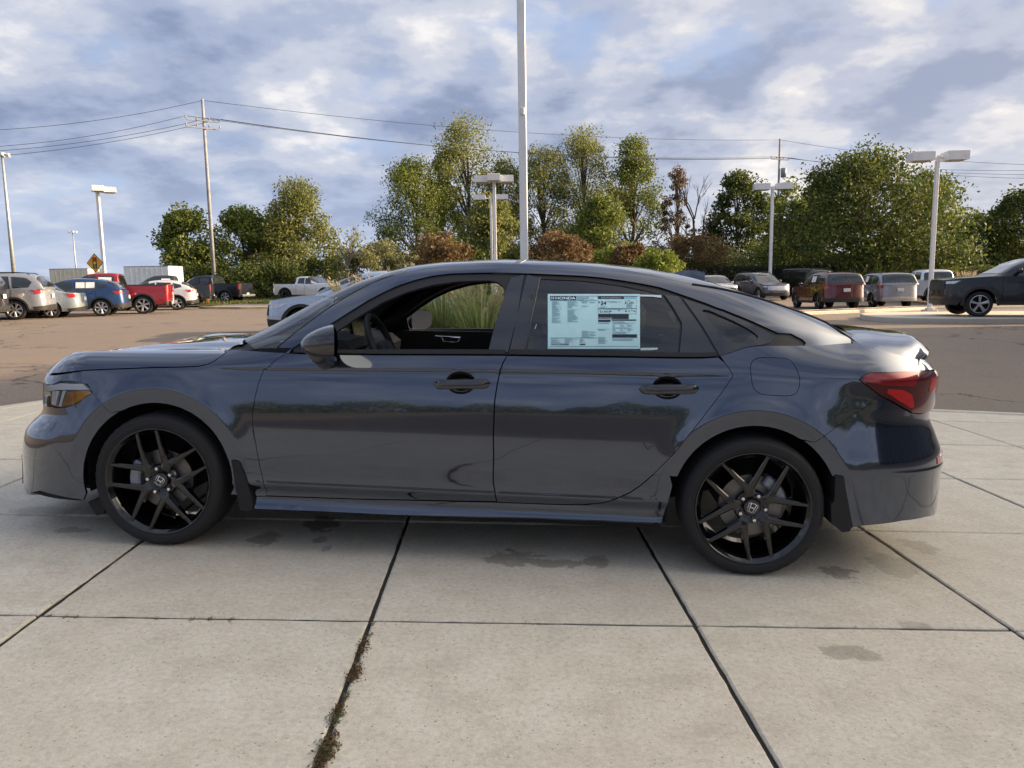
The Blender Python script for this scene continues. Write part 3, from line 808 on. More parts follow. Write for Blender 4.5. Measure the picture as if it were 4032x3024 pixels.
# boot lid top: from the rear window to the lip
tgp = [PS(np.array(a), np.array(b)).reshape(3) for a, b in trunk_gap[::-1]]
tgx = [p[0] for p in tgp]; sideY = pchip(tgx, [-p[1] for p in tgp]); sideZ = pchip(tgx, [p[2] for p in tgp])
xe, x0 = tgx[-1], tgx[0]
rows = []; n1, n2 = 22, 25
for i in range(n1):
    s = i / (n1 - 1); col = []
    for j in range(n2):
        qv = -1 + 2 * j / (n2 - 1); aq = abs(qv)
        xs0 = x0 + .09 * (1 - aq ** 2); xl = xe + .215 * (1 - aq ** 2.6)
        x = xs0 + (xl - xs0) * s
        xsd = x0 + (xe - x0) * s
        y = qv * float(sideY(xsd)); zs = float(sideZ(xsd))
        zcn = 1.100 - .050 * s + .012 * math.sin(math.pi * s) - .03 * sst(.80, 1.0, s)
        z = zcn + (zs - zcn) * aq ** 2.3 + .010 * sst(.55, .85, s) * (1 - aq ** 3) - .012 * sst(.9, 1, s)
        col.append((x, y, z))
    rows.append(col)
for dz, dx in ((-.012, .004), (-.03, -.004), (-.05, -.03), (-.075, -.05)):
    rows.append([(p[0] + dx, p[1], p[2] + dz) for p in rows[n1 - 1]])
V = [p for c in rows for p in c]
Fq = [(i * n2 + j, (i + 1) * n2 + j, (i + 1) * n2 + j + 1, i * n2 + j + 1) for i in range(len(rows) - 1) for j in range(n2 - 1)]
boot = mesh_obj('boot_lid', V, Fq, M_PAINT, car)
MB().box((3.70, -.05, .985), (.03, .09, .022), .006).build('boot_emblem', M_GLOSSBLK, car)

# ---- hidden inside: dark shell so that gaps read dark, wheel housings, floor
inner = panel(PS, [(-1.3, .16), (-.40, .19)] + arch(0, .40, 197, -17, 30) + [(.5, .24), (2.25, .24)] + arch(HUBS[1], .40, 192, -14, 30) + [(3.3, .27), (4.1, .24), (4.1, .90), (3.5, .92), (3.1, .95), (2.6, .93), (1.5, .90), (.6, .88), (.25, .82), (-.3, .76), (-1.3, .72)], [], .06, 0, -.034, 0)
weld(mesh_obj('inner_shell', *joinvf(inner, mirror(inner)), M_DARK, car), 3e-4)
mb = MB()
mb.box((1.37, 0, .19), (1.95, 1.60, .03)); mb.box((-.45, 0, .19), (.5, 1.2, .02)); mb.box((3.25, 0, .28), (.55, 1.3, .03))
mb.box((.0, 0, .72), (.8, 1.30, .02)); mb.box((.44, 0, .56), (.03, 1.62, .72)); mb.box((2.95, 0, .92), (.7, 1.30, .02)); mb.box((2.36, 0, .55), (.03, 1.5, .72))
mb.box((0, 0, .26), (.12, 1.45, .08)); mb.box((2.735, 0, .25), (.14, 1.4, .09))
mb.tube([(2.9, .3, .24), (3.5, .35, .25)], .11, 12)
mb.build('underbody', M_DARK, car)
for hx in HUBS:
    for sy in (-1, 1):
        w = MB(); w.lathe([(.395, -.80), (.395, -.50), (.10, -.50)], 30, 'y', (hx, 0, .32), ang=(rad(-14), rad(194)))
        o = w.build('wheel_housing', M_DARK, car, True, fix=False)
        if sy > 0: o.scale = (1, -1, 1)
# mud flaps
def flap(poly, y0, y1):
    for sy in (1, -1): MB().prism(poly, y0 * sy, y1 * sy).build('mud_flap', M_FLAP, car)
mf = [tuple(car_onY(*SP('E', *p), -.88)[[0, 2]]) for p in ((30, 320), (75, 325), (95, 345), (150, 480), (195, 640), (198, 710), (100, 712), (75, 600))]
flap(mf, -.892, -.70)
mf = [tuple(car_onY(*SP('R4', *p), -.88)[[0, 2]]) for p in ((645, 1025), (690, 1030), (700, 1100), (735, 1285), (718, 1312), (680, 1318), (625, 1270), (622, 1170), (640, 1155))]
flap(mf, -.893, -.72)
mf = [(-.40, .17), (-.36, .105), (-.32, .115), (-.31, .20)]
flap(mf, -.80, -.62)

# ---- wheels
def wheel(parent_thing, hx, side, rot, R=.3225, mats=None):
    """tyre, rim with five split spokes, brake; side -1 = near side"""
    root = bpy.data.objects.new('wheel', None); link(root, parent_thing)
    root.location = (hx, side * .885, .311); root.rotation_euler = (0, 0, 0 if side < 0 else math.pi)
    # local: outer face at y = 0, inwards = +y
    t = MB(); pr = [(.244, .012), (.250, .004), (.257, .001), (.268, -.004), (.285, -.006), (.298, -.001), (.307, .010), (.313, .020), (.3165, .034), (.3185, .06)]
    for g in (.078, .117, .156): pr += [(.3185, g - .006), (.3115, g - .005), (.3115, g + .005), (.3185, g + .006)]
    pr += [(.3175, .19), (.313, .207), (.305, .222), (.285, .228), (.25, .224), (.244, .215)]
    t.lathe(pr, 96, 'y')
    # shoulder blocks
    tv = t.v; m_ = len(pr)
    for k in range(96):
        if k % 2 == 0:
            for i in (6, 7, 8): 
                x, y, z = tv[k * m_ + i]; s = 1 - .006; tv[k * m_ + i] = (x * s, y + .0015, z * s)
    for i_, (x, y, z) in enumerate(tv): tv[i_] = (x, y + (.004 if z < -.29 else 0), max(z, -.3095))
    tyre = t.build('tyre', M_RUBBER, root, True, auto=38)
    for (r0, r1, yy) in ((.270, .2715, -.0055), (.292, .2935, -.0048)):
        MB().lathe([(r0, yy), (r0 + .0007, yy - .0012), (r1, yy)], 64, 'y').build('sidewall_ring', M_RUBBER, tyre, True)
    b = MB()
    b.lathe([(.2555, .004), (.2545, -.002), (.250, -.002), (.2465, .006), (.236, .014), (.228, .030), (.216, .075), (.205, .12), (.205, .21), (.240, .215)], 72, 'y')
    rim = b.build('rim', M_WHEEL, root, True, fix=False)
    sp = MB()
    def arm(a0, r0, w0, d0, a1, r1, w1, d1, th0, th1):
        """tapered faceted bar between two polar points; raised ridge in front"""
        p0 = Vector((r0 * math.cos(a0), d0, r0 * math.sin(a0))); p1 = Vector((r1 * math.cos(a1), d1, r1 * math.sin(a1)))
        dr = (p1 - p0).normalized(); sd = Vector((0, 1, 0)).cross(dr).normalized()
        vs = []; n = 5
        for i in range(n):
            t_ = i / (n - 1); c = p0.lerp(p1, t_); w = w0 + (w1 - w0) * t_; th = th0 + (th1 - th0) * t_
            c = c + Vector((0, -.004 * math.sin(math.pi * t_), 0))
            for (q_, dy) in ((-w, th), (-w, .004), (-w * .62, 0), (w * .62, 0), (w, .004), (w, th)): vs.append(c + sd * q_ + Vector((0, dy, 0)))
        fs = []
        for i in range(n - 1):
            for j in range(6): fs.append((i * 6 + j, i * 6 + (j + 1) % 6, (i + 1) * 6 + (j + 1) % 6, (i + 1) * 6 + j))
        fs += [tuple(range(6)), tuple((n - 1) * 6 + j for j in range(5, -1, -1))]
        return vs, fs
    spokes = []
    for k in range(5):
        a = rad(rot + 72 * k); s_ = MB()
        s_.add(*arm(a, .040, .026, .034, a, .104, .021, .018, .05, .04))
        for sg in (-1, 1):
            s_.add(*arm(a + sg * .03, .086, .016, .020, a + sg * rad(24.5), .242, .0085, .010, .042, .022))
        spokes.append(s_.build('spoke', M_WHEEL, rim, False))
    hb = MB(); hb.lathe([(.001, .022), (.034, .022), (.038, .026), (.040, .036), (.072, .040), (.078, .048), (.078, .09), (.001, .09)], 40, 'y')
    hb.build('hub', M_WHEEL, rim, True, auto=35)
    for k in range(5):
        a = rad(rot + 36 + 72 * k); n_ = MB(); n_.lathe([(.001, .016), (.0075, .017), (.0095, .021), (.0105, .045)], 6, 'y', (.0585 * math.cos(a), 0, .0585 * math.sin(a)))
        n_.build('wheel_nut', M_CHROME, rim, False)
    # centre emblem: an H in a rounded frame
    ca, sa = math.cos(rad(-32 if hx < 1 else -20)), math.sin(rad(-32 if hx < 1 else -20))
    e = MB()
    def bar2(p, q_, w): 
        e.tube([(p[0], .0205, p[1]), (q_[0], .0205, q_[1])], w, 6)
    fr = [(-.017, .019), (.017, .019), (.021, .012), (.0165, -.017), (.012, -.021), (-.012, -.021), (-.0165, -.017), (-.021, .012)]
    rt = lambda p: (p[0] * ca - p[1] * sa, p[0] * sa + p[1] * ca)
    for i in range(8): bar2(rt(fr[i]), rt(fr[(i + 1) % 8]), .0016)
    for A_, B_, w in (((-.012, .018), (-.0085, -.018), .0026), ((.012, .018), (.0085, -.018), .0026), ((-.010, -.001), (.010, -.001), .0030)): bar2(rt(A_), rt(B_), w)
    e.build('emblem', M_CHROME, rim, True)
    d = MB(); d.lathe([(.075, .068), (.140, .068), (.142, .074), (.142, .088), (.075, .09)], 48, 'y'); br = d.build('brake_disc', M_STEEL, root, True, auto=35)
    c = MB(); ang = rad(170 if hx < 1 else 40)
    for da in (-.32, -.11, .11, .32):
        c.box((.132 * math.cos(ang + da), .07, .132 * math.sin(ang + da)), (.052, .07, .045), .008, M=Matrix.Rotation(-(ang + da), 3, 'Y'))
    c.build('brake_caliper', M_CALIPER, br)
    return root
for i, hx in enumerate(HUBS):
    wheel(car, hx, -1, (66.5, 102)[i]); wheel(car, hx, 1, (20, 50)[i])

# ---- door handles
for k, (hx_, hz_, L_) in enumerate(HANDLES):
    for s in (0, 1):
        sy = 1 if s == 0 else -1; pr = (front_doors, rear_doors)[k][s]
        yb = float(hs(hx_, hz_))
        # bowl
        vs = []; fs = []; nn = 22; rings = [(1.0, 0), (.94, .010), (.75, .020), (.4, .026), (.02, .028)]
        for (kk, dp) in rings:
            for (x, z) in cup_poly((hx_, hz_), kk): vs.append((x, (-float(hs(x, z)) + dp) * sy, z))
        for i in range(len(rings) - 1):
            for j in range(nn): fs.append((i * nn + j, i * nn + (j + 1) % nn, (i + 1) * nn + (j + 1) % nn, (i + 1) * nn + j))
        o = mesh_obj('handle_recess', vs, fs, M_GLOSSBLK, pr)
        h = MB(); n = 17; ring = []
        vs = []
        for i in range(n):
            t_ = i / (n - 1); x = hx_ - L_ / 2 + L_ * t_ + .006; z = hz_ - .002 + .012 * (t_ - .5)
            hh = .0205 * min(1, (1 - abs(2 * t_ - 1) ** 9)) ** .5 + .002; out = .034 * (1 - abs(2 * t_ - 1) ** 4) ** .6
            base = -float(hs(x, z))
            for (a, b) in ((.6, -1), (.95, -.72), (1, -.1), (.92, .55), (.7, .95), (.0, 1.0), (0, -1)):
                vs.append((x, (base - .002 - out * a) * sy, z + hh * b))
        fs = [(i * 7 + j, i * 7 + (j + 1) % 7, (i + 1) * 7 + (j + 1) % 7, (i + 1) * 7 + j) for i in range(n - 1) for j in range(7)] + [tuple(range(7)), tuple((n - 1) * 7 + j for j in range(7))]
        h.add(vs, fs); h.build('door_handle', M_HANDLE, pr, auto=30)

# ---- mirrors
for s in (0, 1):
    sy = 1 if s == 0 else -1
    root = bpy.data.objects.new('door_mirror', None); link(root, front_doors[s])
    vs = []; nu, nv = 14, 28
    for i in range(nu):
        t_ = i / (nu - 1); x = .735 + .142 * t_
        r_ = (1 - (1 - t_) ** 2.0) ** .60
        for j in range(nv):
            a = 2 * math.pi * j / nv; ca, sa = math.cos(a), math.sin(a)
            yy = .118 * math.copysign(abs(ca) ** .7, ca) * r_; zz = (.074 if sa > 0 else .066) * math.copysign(abs(sa) ** .72, sa) * r_
            zc = 1.004 - .022 * (1 - t_) ; vs.append((x - .36 * yy * t_, (-1.005 + yy) * sy, zc + zz))
    fs = [(i * nv + j, i * nv + (j + 1) % nv, (i + 1) * nv + (j + 1) % nv, (i + 1) * nv + j) for i in range(nu - 1) for j in range(nv)]
    fs.append(tuple(range(nv)))
    m_ = MB(); m_.add(vs, fs); m_.build('mirror_shell', M_GLOSSBLK, root, True)
    cap = [vs[(nu - 1) * nv + j] for j in range(nv)]; cen = np.mean(np.array(cap), 0)
    lip = MB(); inn = [tuple(cen + (np.array(p) - cen) * .93 + np.array((-.006, 0, 0))) for p in cap]
    lip.add(cap + inn, [(j, (j + 1) % nv, nv + (j + 1) % nv, nv + j) for j in range(nv)]); lip.build('mirror_rim', M_TRIM, root, fix=False)
    gl = [(p[0] + .002 + (p[1] - cen[1]) * .18 * sy * -1, p[1], p[2]) for p in inn]
    mesh_obj('mirror_glass', gl, [tuple(range(nv))[::-1] if s else tuple(range(nv))], simple('mirror_silver', (.45, .47, .48), .02, 1.0, namt=.0), root, False)
    st = MB(); st.tube([(.80, -.86 * sy, .905), (.79, -.93 * sy, .928), (.80, -1.0 * sy, .945)], [.045, .034, .03], 12); st.build('mirror_arm', M_GLOSSBLK, root, True)
    sail = onG('A', [(300, 735), (640, 610), (648, 765), (240, 785)]) if False else None

# ---- aerial, cowl, wipers
fin = MB(); vs = []
for (x, z, hw_) in ((2.405, -.02, .03), (2.44, .012, .028), (2.50, .040, .022), (2.56, .055, .014), (2.615, .058, .008)):
    zr0 = float(zr_f(x)) - .012
    vs += [(x, -.032 if x > 2.41 else -.01, zr0 - .004), (x, -hw_ * .8, zr0 + max(z, 0) * .5), (x, -.003, zr0 + max(z, 0) + .004), (x, .003, zr0 + max(z, 0) + .004), (x, hw_ * .8, zr0 + max(z, 0) * .5), (x, .032 if x > 2.41 else .01, zr0 - .004)]
vs += [(2.60, -.03, float(zr_f(2.6)) - .02), (2.6, .03, float(zr_f(2.6)) - .02)]
fs = [(i * 6 + j, i * 6 + j + 1, (i + 1) * 6 + j + 1, (i + 1) * 6 + j) for i in range(4) for j in range(5)] + [tuple(24 + j for j in range(6))]
fin.add(vs, fs); fin.build('shark_fin_aerial', M_PAINT, car, True, auto=45)
cw = []; 
for p in hood_rear:
    y = p[1]; cw.append((p[0] - .01, y, p[2] - .012))
base = [PG(np.array(x), np.array(a)).reshape(3) for x, a in ((.445, .03), (.43, .06), (.40, .15), (.365, .25), (.33, .40), (.30, .55), (.285, .7), (.27, .85), (.262, .98))]
bx = pchip([-b_[1] for b_ in base[::-1]], [b_[0] for b_ in base[::-1]])
c2 = [(float(bx(-p[1])) + .03, p[1], p[2] - .022) for p in cw]
vs = cw + c2; n = len(cw)
vf = (vs, [(i, i + 1, n + i + 1, n + i) for i in range(n - 1)])
mesh_obj('scuttle_panel', *joinvf(vf, mirror(vf)), M_TRIM, car)
for (y0, y1) in ((-.62, .0), (-.02, .55)):
    w = MB(); w.tube([(float(bx(abs(y0))) + .0, y0, .955), (float(bx(abs((y0 + y1) / 2))) + .06, (y0 + y1) / 2, .985), (float(bx(abs(y1))) + .10, y1, 1.005)], [.012, .008, .006], 6)
    w.tube([(float(bx(abs(y0 * .9))) + .05, y0 * .92, .962), (float(bx(abs(y1))) + .115, y1 + .06, 1.0)], .006, 6); w.build('wiper', M_TRIM, car, True)

# ---- cabin
mb = MB()
def rbox(c, d, bev, mat, name, M=None, parent=car): return MB().box(c, d, bev, M=M).build(name, mat, parent, auto=25)
dash = MB(); prof = [(.42, .62), (.30, .90), (.45, .945), (.62, .955), (.74, .93), (.80, .885), (.79, .80), (.72, .74), (.70, .60)]
dash.prism(prof, -.72, .72); dash.build('dashboard', M_INT, car)
MB().prism([(.66, .95), (.70, .985), (.80, .972), (.83, .93), (.80, .90), (.70, .91)], -.55, -.20).build('instrument_cowl', M_INT, car)
rbox((.70, .02, 1.00), (.02, .26, .115), .008, M_GLOSSBLK, 'screen', Matrix.Rotation(rad(-12), 3, 'Y'))
sw = MB(); n = 40; ring = [(0, .182 * math.cos(2 * math.pi * i / n), .182 * math.sin(2 * math.pi * i / n)) for i in range(n + 1)]
sw.tube(ring, .0165, 10, False); sw.box((.01, 0, -.01), (.05, .15, .11), .02); sw.box((0, .1, -.01), (.02, .16, .03), .008); sw.box((0, -.1, -.01), (.02, .16, .03), .008); sw.box((0, 0, -.09), (.02, .04, .16), .008)
o = sw.build('steering_wheel', M_INT, car, True, auto=40); o.location = (.945, -.36, .92); o.rotation_euler = (0, rad(-24), 0)
col_ = MB(); col_.tube([(.72, -.36, .80), (.93, -.36, .91)], .045, 10); col_.build('steering_column', M_INT, car)
def seat(x, y, w, nm):
    r_ = MB(); tiltm = Matrix.Rotation(rad(20), 3, 'Y')
    r_.box((x, y, .50), (.50, w, .16), .06); s_ = r_.build(nm, M_INT, car, auto=30)
    MB().box((x + .34, y, .79), (.13, w * .96, .56), .055, M=tiltm).build('backrest', M_INT, s_, auto=30)
    MB().box((x + .465, y, 1.15), (.085, .25, .15), .038, M=tiltm).build('headrest', M_INT, s_, auto=30)
    for dy in (-.06, .06): MB().tube([(x + .44, y + dy, 1.03), (x + .47, y + dy, 1.12)], .006, 6).build('headrest_post', M_CHROME, s_)
seat(1.28, -.37, .50, 'driver_seat'); seat(1.28, .37, .50, 'passenger_seat')
r_ = MB(); r_.box((2.16, 0, .48), (.50, 1.26, .16), .06); s_ = r_.build('rear_seat', M_INT, car, auto=30)
MB().box((2.46, 0, .76), (.14, 1.26, .56), .055, M=Matrix.Rotation(rad(24), 3, 'Y')).build('backrest', M_INT, s_, auto=30)
for y in (-.36, .36): MB().box((2.58, y, 1.06), (.10, .26, .13), .045, M=Matrix.Rotation(rad(20), 3, 'Y')).build('headrest', M_INT, s_, auto=30)
MB().box((2.80, 0, 1.01), (.42, 1.20, .02), .004).build('parcel_shelf', M_INT, car)
for s in (0, 1):           # inner door skins and headlining
    sy = 1 if s == 0 else -1
    d = MB()
    d.prism([(.62, .28), (.62, .90), (.80, .945), (1.55, .955), (1.60, .28)], -.80 * sy, -.77 * sy)
    dn = d.build('door_lining', M_INT, front_doors[s])
    MB().box((1.22, -.755 * sy, .78), (.62, .06, .06), .02).build('armrest', M_INT2, dn, auto=30)
    lp = MB(); lp.tube([(1.02, -.755 * sy, .915), (1.06, -.752 * sy, .912), (1.075, -.745 * sy, .88), (1.17, -.745 * sy, .878), (1.185, -.75 * sy, .91), (1.06, -.752 * sy, .914)], .006, 6); lp.build('inner_handle', M_CHROME, dn, True)
    MB().prism([(1.66, .28), (1.66, .955), (2.48, .97), (2.40, .55), (2.2, .28)], -.80 * sy, -.77 * sy).build('door_lining', M_INT, rear_doors[s])
    p = [PG(np.array(x), np.array(a)).reshape(3) for x, a in onG('A', [(2060, 180), (1995, 500), (1930, 765)])]
    MB().tube([(q_[0] + .03, q_[1] * sy + .075 * sy, q_[2] - .03) for q_ in p], [.045, .055, .065], 8).build('pillar_lining', M_INT, car)
    p = [PG(np.array(x), np.array(a)).reshape(3) for x, a in railL[:11]]
    MB().tube([(q_[0] + .01, q_[1] * sy + .050 * sy, q_[2] - .008) for q_ in p], .028, 8).build('pillar_lining', M_INT, car)
    p = [PG(np.array(x), np.array(a)).reshape(3) for x, a in ((2.72, .30), (2.62, .50), (2.50, .62), (2.3, .64), (2.0, .62))]
    MB().tube([(q_[0] - .02, q_[1] * sy + .06 * sy, q_[2] - .075) for q_ in p], [.07, .06, .05, .045, .045], 8).build('pillar_lining', M_INT, car)
lin = panel(PG, roofp, [], .08, .01, -.035, 0)
weld(mesh_obj('headlining', *joinvf(lin, mirror(lin)), M_INT, car), 2e-3)
MB().box((.88, 0, 1.27), (.02, .24, .065), .01).build('rear_view_mirror', M_INT, car)
bt = MB(); bt.box((1.72, -.70, .98), (.012, .05, .5), 0); bt.build('seat_belt', M_INT2, car)
# ---- price sheet taped to the rear side window
def price_sheet():
    px = lambda x, y: (2100 + x / 3.16, 1120 + y / 3.16)      # sheet read at 3.16x from the photograph
    def pt(x, y):
        q = px(x, y); g = car_onY(*q, -.75); a = np.clip((g[2] - .95) / .45, .02, .8) * .7
        r = inv(PG, np.array(q), (g[0], a)); return PG(np.array(r[0]), np.array(r[1])).reshape(3), normals(PG, np.array([r]))[0]
    xs = (180, 755, 1330); ys = (103, 450, 797)
    G = [[pt(x, y) for y in ys] for x in xs]
    def lag(t): return ((t - .5) * (t - 1) / .5, -4 * t * (t - 1), t * (t - .5) / .5)
    def at(x, y, h=0.):
        lx = lag((x - 180) / 1150); ly = lag((y - 103) / 694)
        p = sum(G[i][j][0] * lx[i] * ly[j] for i in range(3) for j in range(3)); n = sum(G[i][j][1] * lx[i] * ly[j] for i in range(3) for j in range(3))
        return tuple(p + n / np.linalg.norm(n) * (h - .0085))
    root = thing('price_sheet', 'pale blue printed price sheet taped to rear side window of the grey saloon', 'sheet', matrix=CAR_MATRIX)
    ink = simple('printed_ink', (.012, .018, .035), .5); pale = simple('sheet_pale', (.50, .78, .82), .5, nscale=12, namt=.06); cy = simple('sheet_cyan', (.30, .60, .74), .5, nscale=9, namt=.12); cy2 = simple('sheet_band', (.22, .50, .68), .5); wh = simple('sheet_white', (.75, .9, .93), .5); grey = simple('fine_print', (.13, .27, .33), .5)
    def quad(x0, y0, x1, y1, h, n=6):
        vs = []; fs = []
        for i in range(n + 1):
            x = x0 + (x1 - x0) * i / n; vs += [at(x, y1, h), at(x, y0, h)]
        return vs, [(2 * i, 2 * i + 2, 2 * i + 3, 2 * i + 1) for i in range(n)]
    def put(name, rects, mat, h):
        mb = MB()
        for r in rects: mb.add(*quad(*r, h, 6 if abs(r[2] - r[0]) > 150 else 1))
        return mb.build(name, mat, root, fix=False)
    # paper itself: a thin sheet
    n = 10; vs = []
    for h in (.0, -.0006):
        for i in range(n + 1):
            for j in range(n + 1): vs.append(at(180 + 1150 * i / n, 103 + 694 * j / n, h))
    m_ = (n + 1) ** 2; fs = []
    for i in range(n):
        for j in range(n):
            a = i * (n + 1) + j; fs.append((a, a + 1, a + n + 2, a + n + 1)); fs.append((m_ + a, m_ + a + n + 1, m_ + a + n + 2, m_ + a + 1))
    mesh_obj('paper', vs, [tuple(reversed(f)) for f in fs], pale, root)
    put('tinted_panel', [(212, 188, 798, 660)], cy, .0004)
    put('tinted_band', [(1132, 142, 1280, 168)], cy2, .0004)
    fr = []
    def rect(x0, y0, x1, y1, t=4): fr.extend([(x0, y0, x1, y0 + t), (x0, y1 - t, x1, y1), (x0, y0, x0 + t, y1), (x1 - t, y0, x1, y1)])
    rect(210, 130, 1305, 767); rect(806, 134, 1290, 288, 3); rect(806, 288, 946, 358, 3); rect(946, 288, 1284, 358, 3)
    fr += [(210, 658, 800, 662), (800, 130, 805, 765), (398, 190, 401, 660), (593, 190, 596, 660), (974, 425, 977, 765), (974, 655, 1303, 658), (210, 184, 800, 187)]
    put('printed_rules', fr, ink, .0007)
    put('printed_blocks', [(212, 131, 535, 185), (808, 138, 1130, 168), (808, 358, 1190, 420), (808, 430, 963, 458), (980, 426, 1284, 442), (984, 612, 1292, 652), (955, 317, 975, 332), (1145, 315, 1165, 330), (1060, 306, 1076, 320), (1222, 304, 1238, 316), (1185, 315, 1205, 325), (1250, 315, 1272, 326), (578, 733, 648, 748), (815, 198, 830, 220)], ink, .0008)['kind'] = 'stuff'
    rr = random.Random(3); ln = []
    def lines(x0, x1, y0, y1, st, wmin=.35): 
        y = y0
        while y < y1:
            ln.append((x0, y, x0 + (x1 - x0) * rr.uniform(wmin, 1), y + st * .42)); y += st
    lines(232, 358, 200, 395, 9); lines(232, 358, 405, 475, 9); lines(425, 562, 200, 290, 9); lines(425, 562, 303, 465, 9); lines(604, 690, 196, 225, 10); lines(700, 780, 206, 216, 9, .8); lines(604, 730, 255, 270, 9)
    lines(604, 780, 570, 655, 10); lines(700, 782, 620, 632, 10, .9); lines(220, 345, 670, 725, 10); lines(390, 545, 670, 730, 10); lines(578, 665, 672, 726, 9); lines(808, 955, 468, 480, 9, .9); lines(808, 950, 546, 570, 9); lines(808, 930, 648, 735, 10)
    lines(985, 1280, 452, 480, 9); lines(985, 1040, 495, 520, 10); lines(1085, 1150, 495, 520, 10); lines(1175, 1250, 495, 520, 10); lines(985, 1280, 528, 542, 9); lines(985, 1040, 546, 572, 10); lines(1085, 1150, 546, 572, 10); lines(1175, 1250, 546, 572, 10); lines(985, 1280, 582, 605, 9); lines(985, 1275, 668, 695, 8, .8)
    lines(545, 790, 158, 182, 9); lines(840, 905, 246, 250, 9); lines(838, 942, 266, 276, 9); lines(960, 1125, 195, 212, 8); lines(1160, 1245, 236, 275, 9, .8); lines(955, 1200, 292, 302, 8)
    tag(put('fine_print', ln, grey, .0007), kind='stuff')
    br = []; x = 225
    while x < 437: w = rr.choice((3, 4, 6, 8)); br.append((x, 730, x + w, 749)); x += w + rr.choice((3, 4, 5))
    put('barcode', br, ink, .0008)
    def text(s, x0, y0, x1, y1, mat, h=.0011, bold=0.):
        cu = bpy.data.curves.new('t', 'FONT'); cu.body = s; cu.offset = bold; cu.resolution_u = 3
        o = bpy.data.objects.new('t', cu); COL.objects.link(o); dg = bpy.context.evaluated_depsgraph_get(); me = bpy.data.meshes.new_from_object(o.evaluated_get(dg)); bpy.data.objects.remove(o)
        V = np.array([tuple(v.co) for v in me.vertices]); lo, hi = V.min(0), V.max(0)
        for v in me.vertices:
            a = (v.co.x - lo[0]) / (hi[0] - lo[0]); b = (v.co.y - lo[1]) / (hi[1] - lo[1]); v.co = at(x0 + (x1 - x0) * a, y1 + (y0 - y1) * b, h)
        me.materials.clear(); me.materials.append(mat); q = bpy.data.objects.new('lettering', me); link(q, root)
    text('HONDA', 276, 141, 526, 175, wh, bold=.02)
    text('H', 226, 141, 258, 175, wh, bold=.02)
    text('2025 CIVIC 4D SPORT', 545, 141, 696, 154, ink); text('Fuel Economy and Environment', 845, 146, 1096, 164, wh, bold=.005)
    text('34', 842, 196, 910, 244, ink, bold=.02); text('MPG', 920, 196, 958, 209, ink); text('$1,250', 1142, 203, 1252, 232, ink, bold=.01); text('You SAVE', 1142, 184, 1216, 196, ink)
    text('$1,450', 830, 318, 932, 344, ink, bold=.01); text('Annual fuel COST', 815, 296, 940, 309, ink); text('fueleconomy.gov', 815, 400, 985, 418, wh, bold=.005)
    # loose tape at the right-hand corners
    tape = simple('clear_tape', (.55, .68, .70), .35)
    for (x0, y0, x1, y1, dy) in ((1325, 112, 1600, 134, 18), (1336, 785, 1552, 815, -10)):
        vs = [at(x0, y0, .001), at(x1, y0 + dy * .3, .001), at(x1 - 4, y1 + dy, .001), at(x0 + 150, y1 + dy * .2, .001), at(x0, y1, .001)]
        mesh_obj('tape', vs, [(4, 3, 2, 1, 0)], tape, root, False)
price_sheet()
# ================================================================== ground
def asphalt_mat():
    t = NT('worn_asphalt'); v = t.coord('Object')
    g = t.noise(v, 55, 3, .7); big = t.noise(v, .22, 4, .55); mid = t.noise(v, 1.3, 5, .6)
    c = t.ramp(g, [(.25, (.095, .082, .070)), (.5, (.19, .158, .130)), (.75, (.34, .285, .235))])
    c = t.mix(t.ramp(big, [(.35, 0.), (.65, .55)]), c, (.24, .19, .15))
    c = t.mix(t.ramp(mid, [(.55, 0.), (.8, .35)]), c, (.12, .10, .088))
    e = t.voro(t.coord('Object', (.16, .16, .16)), 1.0, 'DISTANCE_TO_EDGE')
    vd = t.n('ShaderNodeVectorMath', operation='ADD'); 
    wob = t.n('ShaderNodeTexNoise'); wob.inputs['Scale'].default_value = 1.2; wob.inputs['Detail'].default_value = 6
    sc = t.coord('Object', (.14, .14, .0)); t.L.new(v, wob.inputs['Vector'])
    mul = t.n('ShaderNodeVectorMath', operation='SCALE'); t.L.new(wob.outputs['Color'], mul.inputs[0]); mul.inputs['Scale'].default_value = .35
    t.L.new(sc, vd.inputs[0]); t.L.new(mul.outputs[0], vd.inputs[1])
    e = t.voro(vd.outputs[0], 1.0, 'DISTANCE_TO_EDGE')
    crack = t.ramp(e, [(.003, 1.), (.008, 0.)])
    c = t.mix(t.math('MULTIPLY', crack, .75), c, (.03, .028, .027))
    nm = t.bump(t.math('SUBTRACT', t.noise(v, 70, 3, .7), t.math('MULTIPLY', crack, .8)), .7, .012)
    return t.done(t.bsdf(c, .88, 0, nm, spec=.35))
M_ASPH = asphalt_mat()
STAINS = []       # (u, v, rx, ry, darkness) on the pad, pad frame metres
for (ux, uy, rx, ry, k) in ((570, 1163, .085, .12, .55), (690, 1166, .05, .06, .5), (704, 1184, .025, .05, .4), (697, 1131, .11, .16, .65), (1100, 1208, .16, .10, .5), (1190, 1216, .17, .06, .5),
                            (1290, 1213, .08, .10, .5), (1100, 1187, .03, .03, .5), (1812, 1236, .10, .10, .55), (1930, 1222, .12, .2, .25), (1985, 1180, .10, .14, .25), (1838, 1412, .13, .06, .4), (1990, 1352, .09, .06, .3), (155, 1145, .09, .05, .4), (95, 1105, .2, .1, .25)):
    p = car_onZ(ux * KD, uy * KD); STAINS.append((p[0], p[1], rx, ry, k))
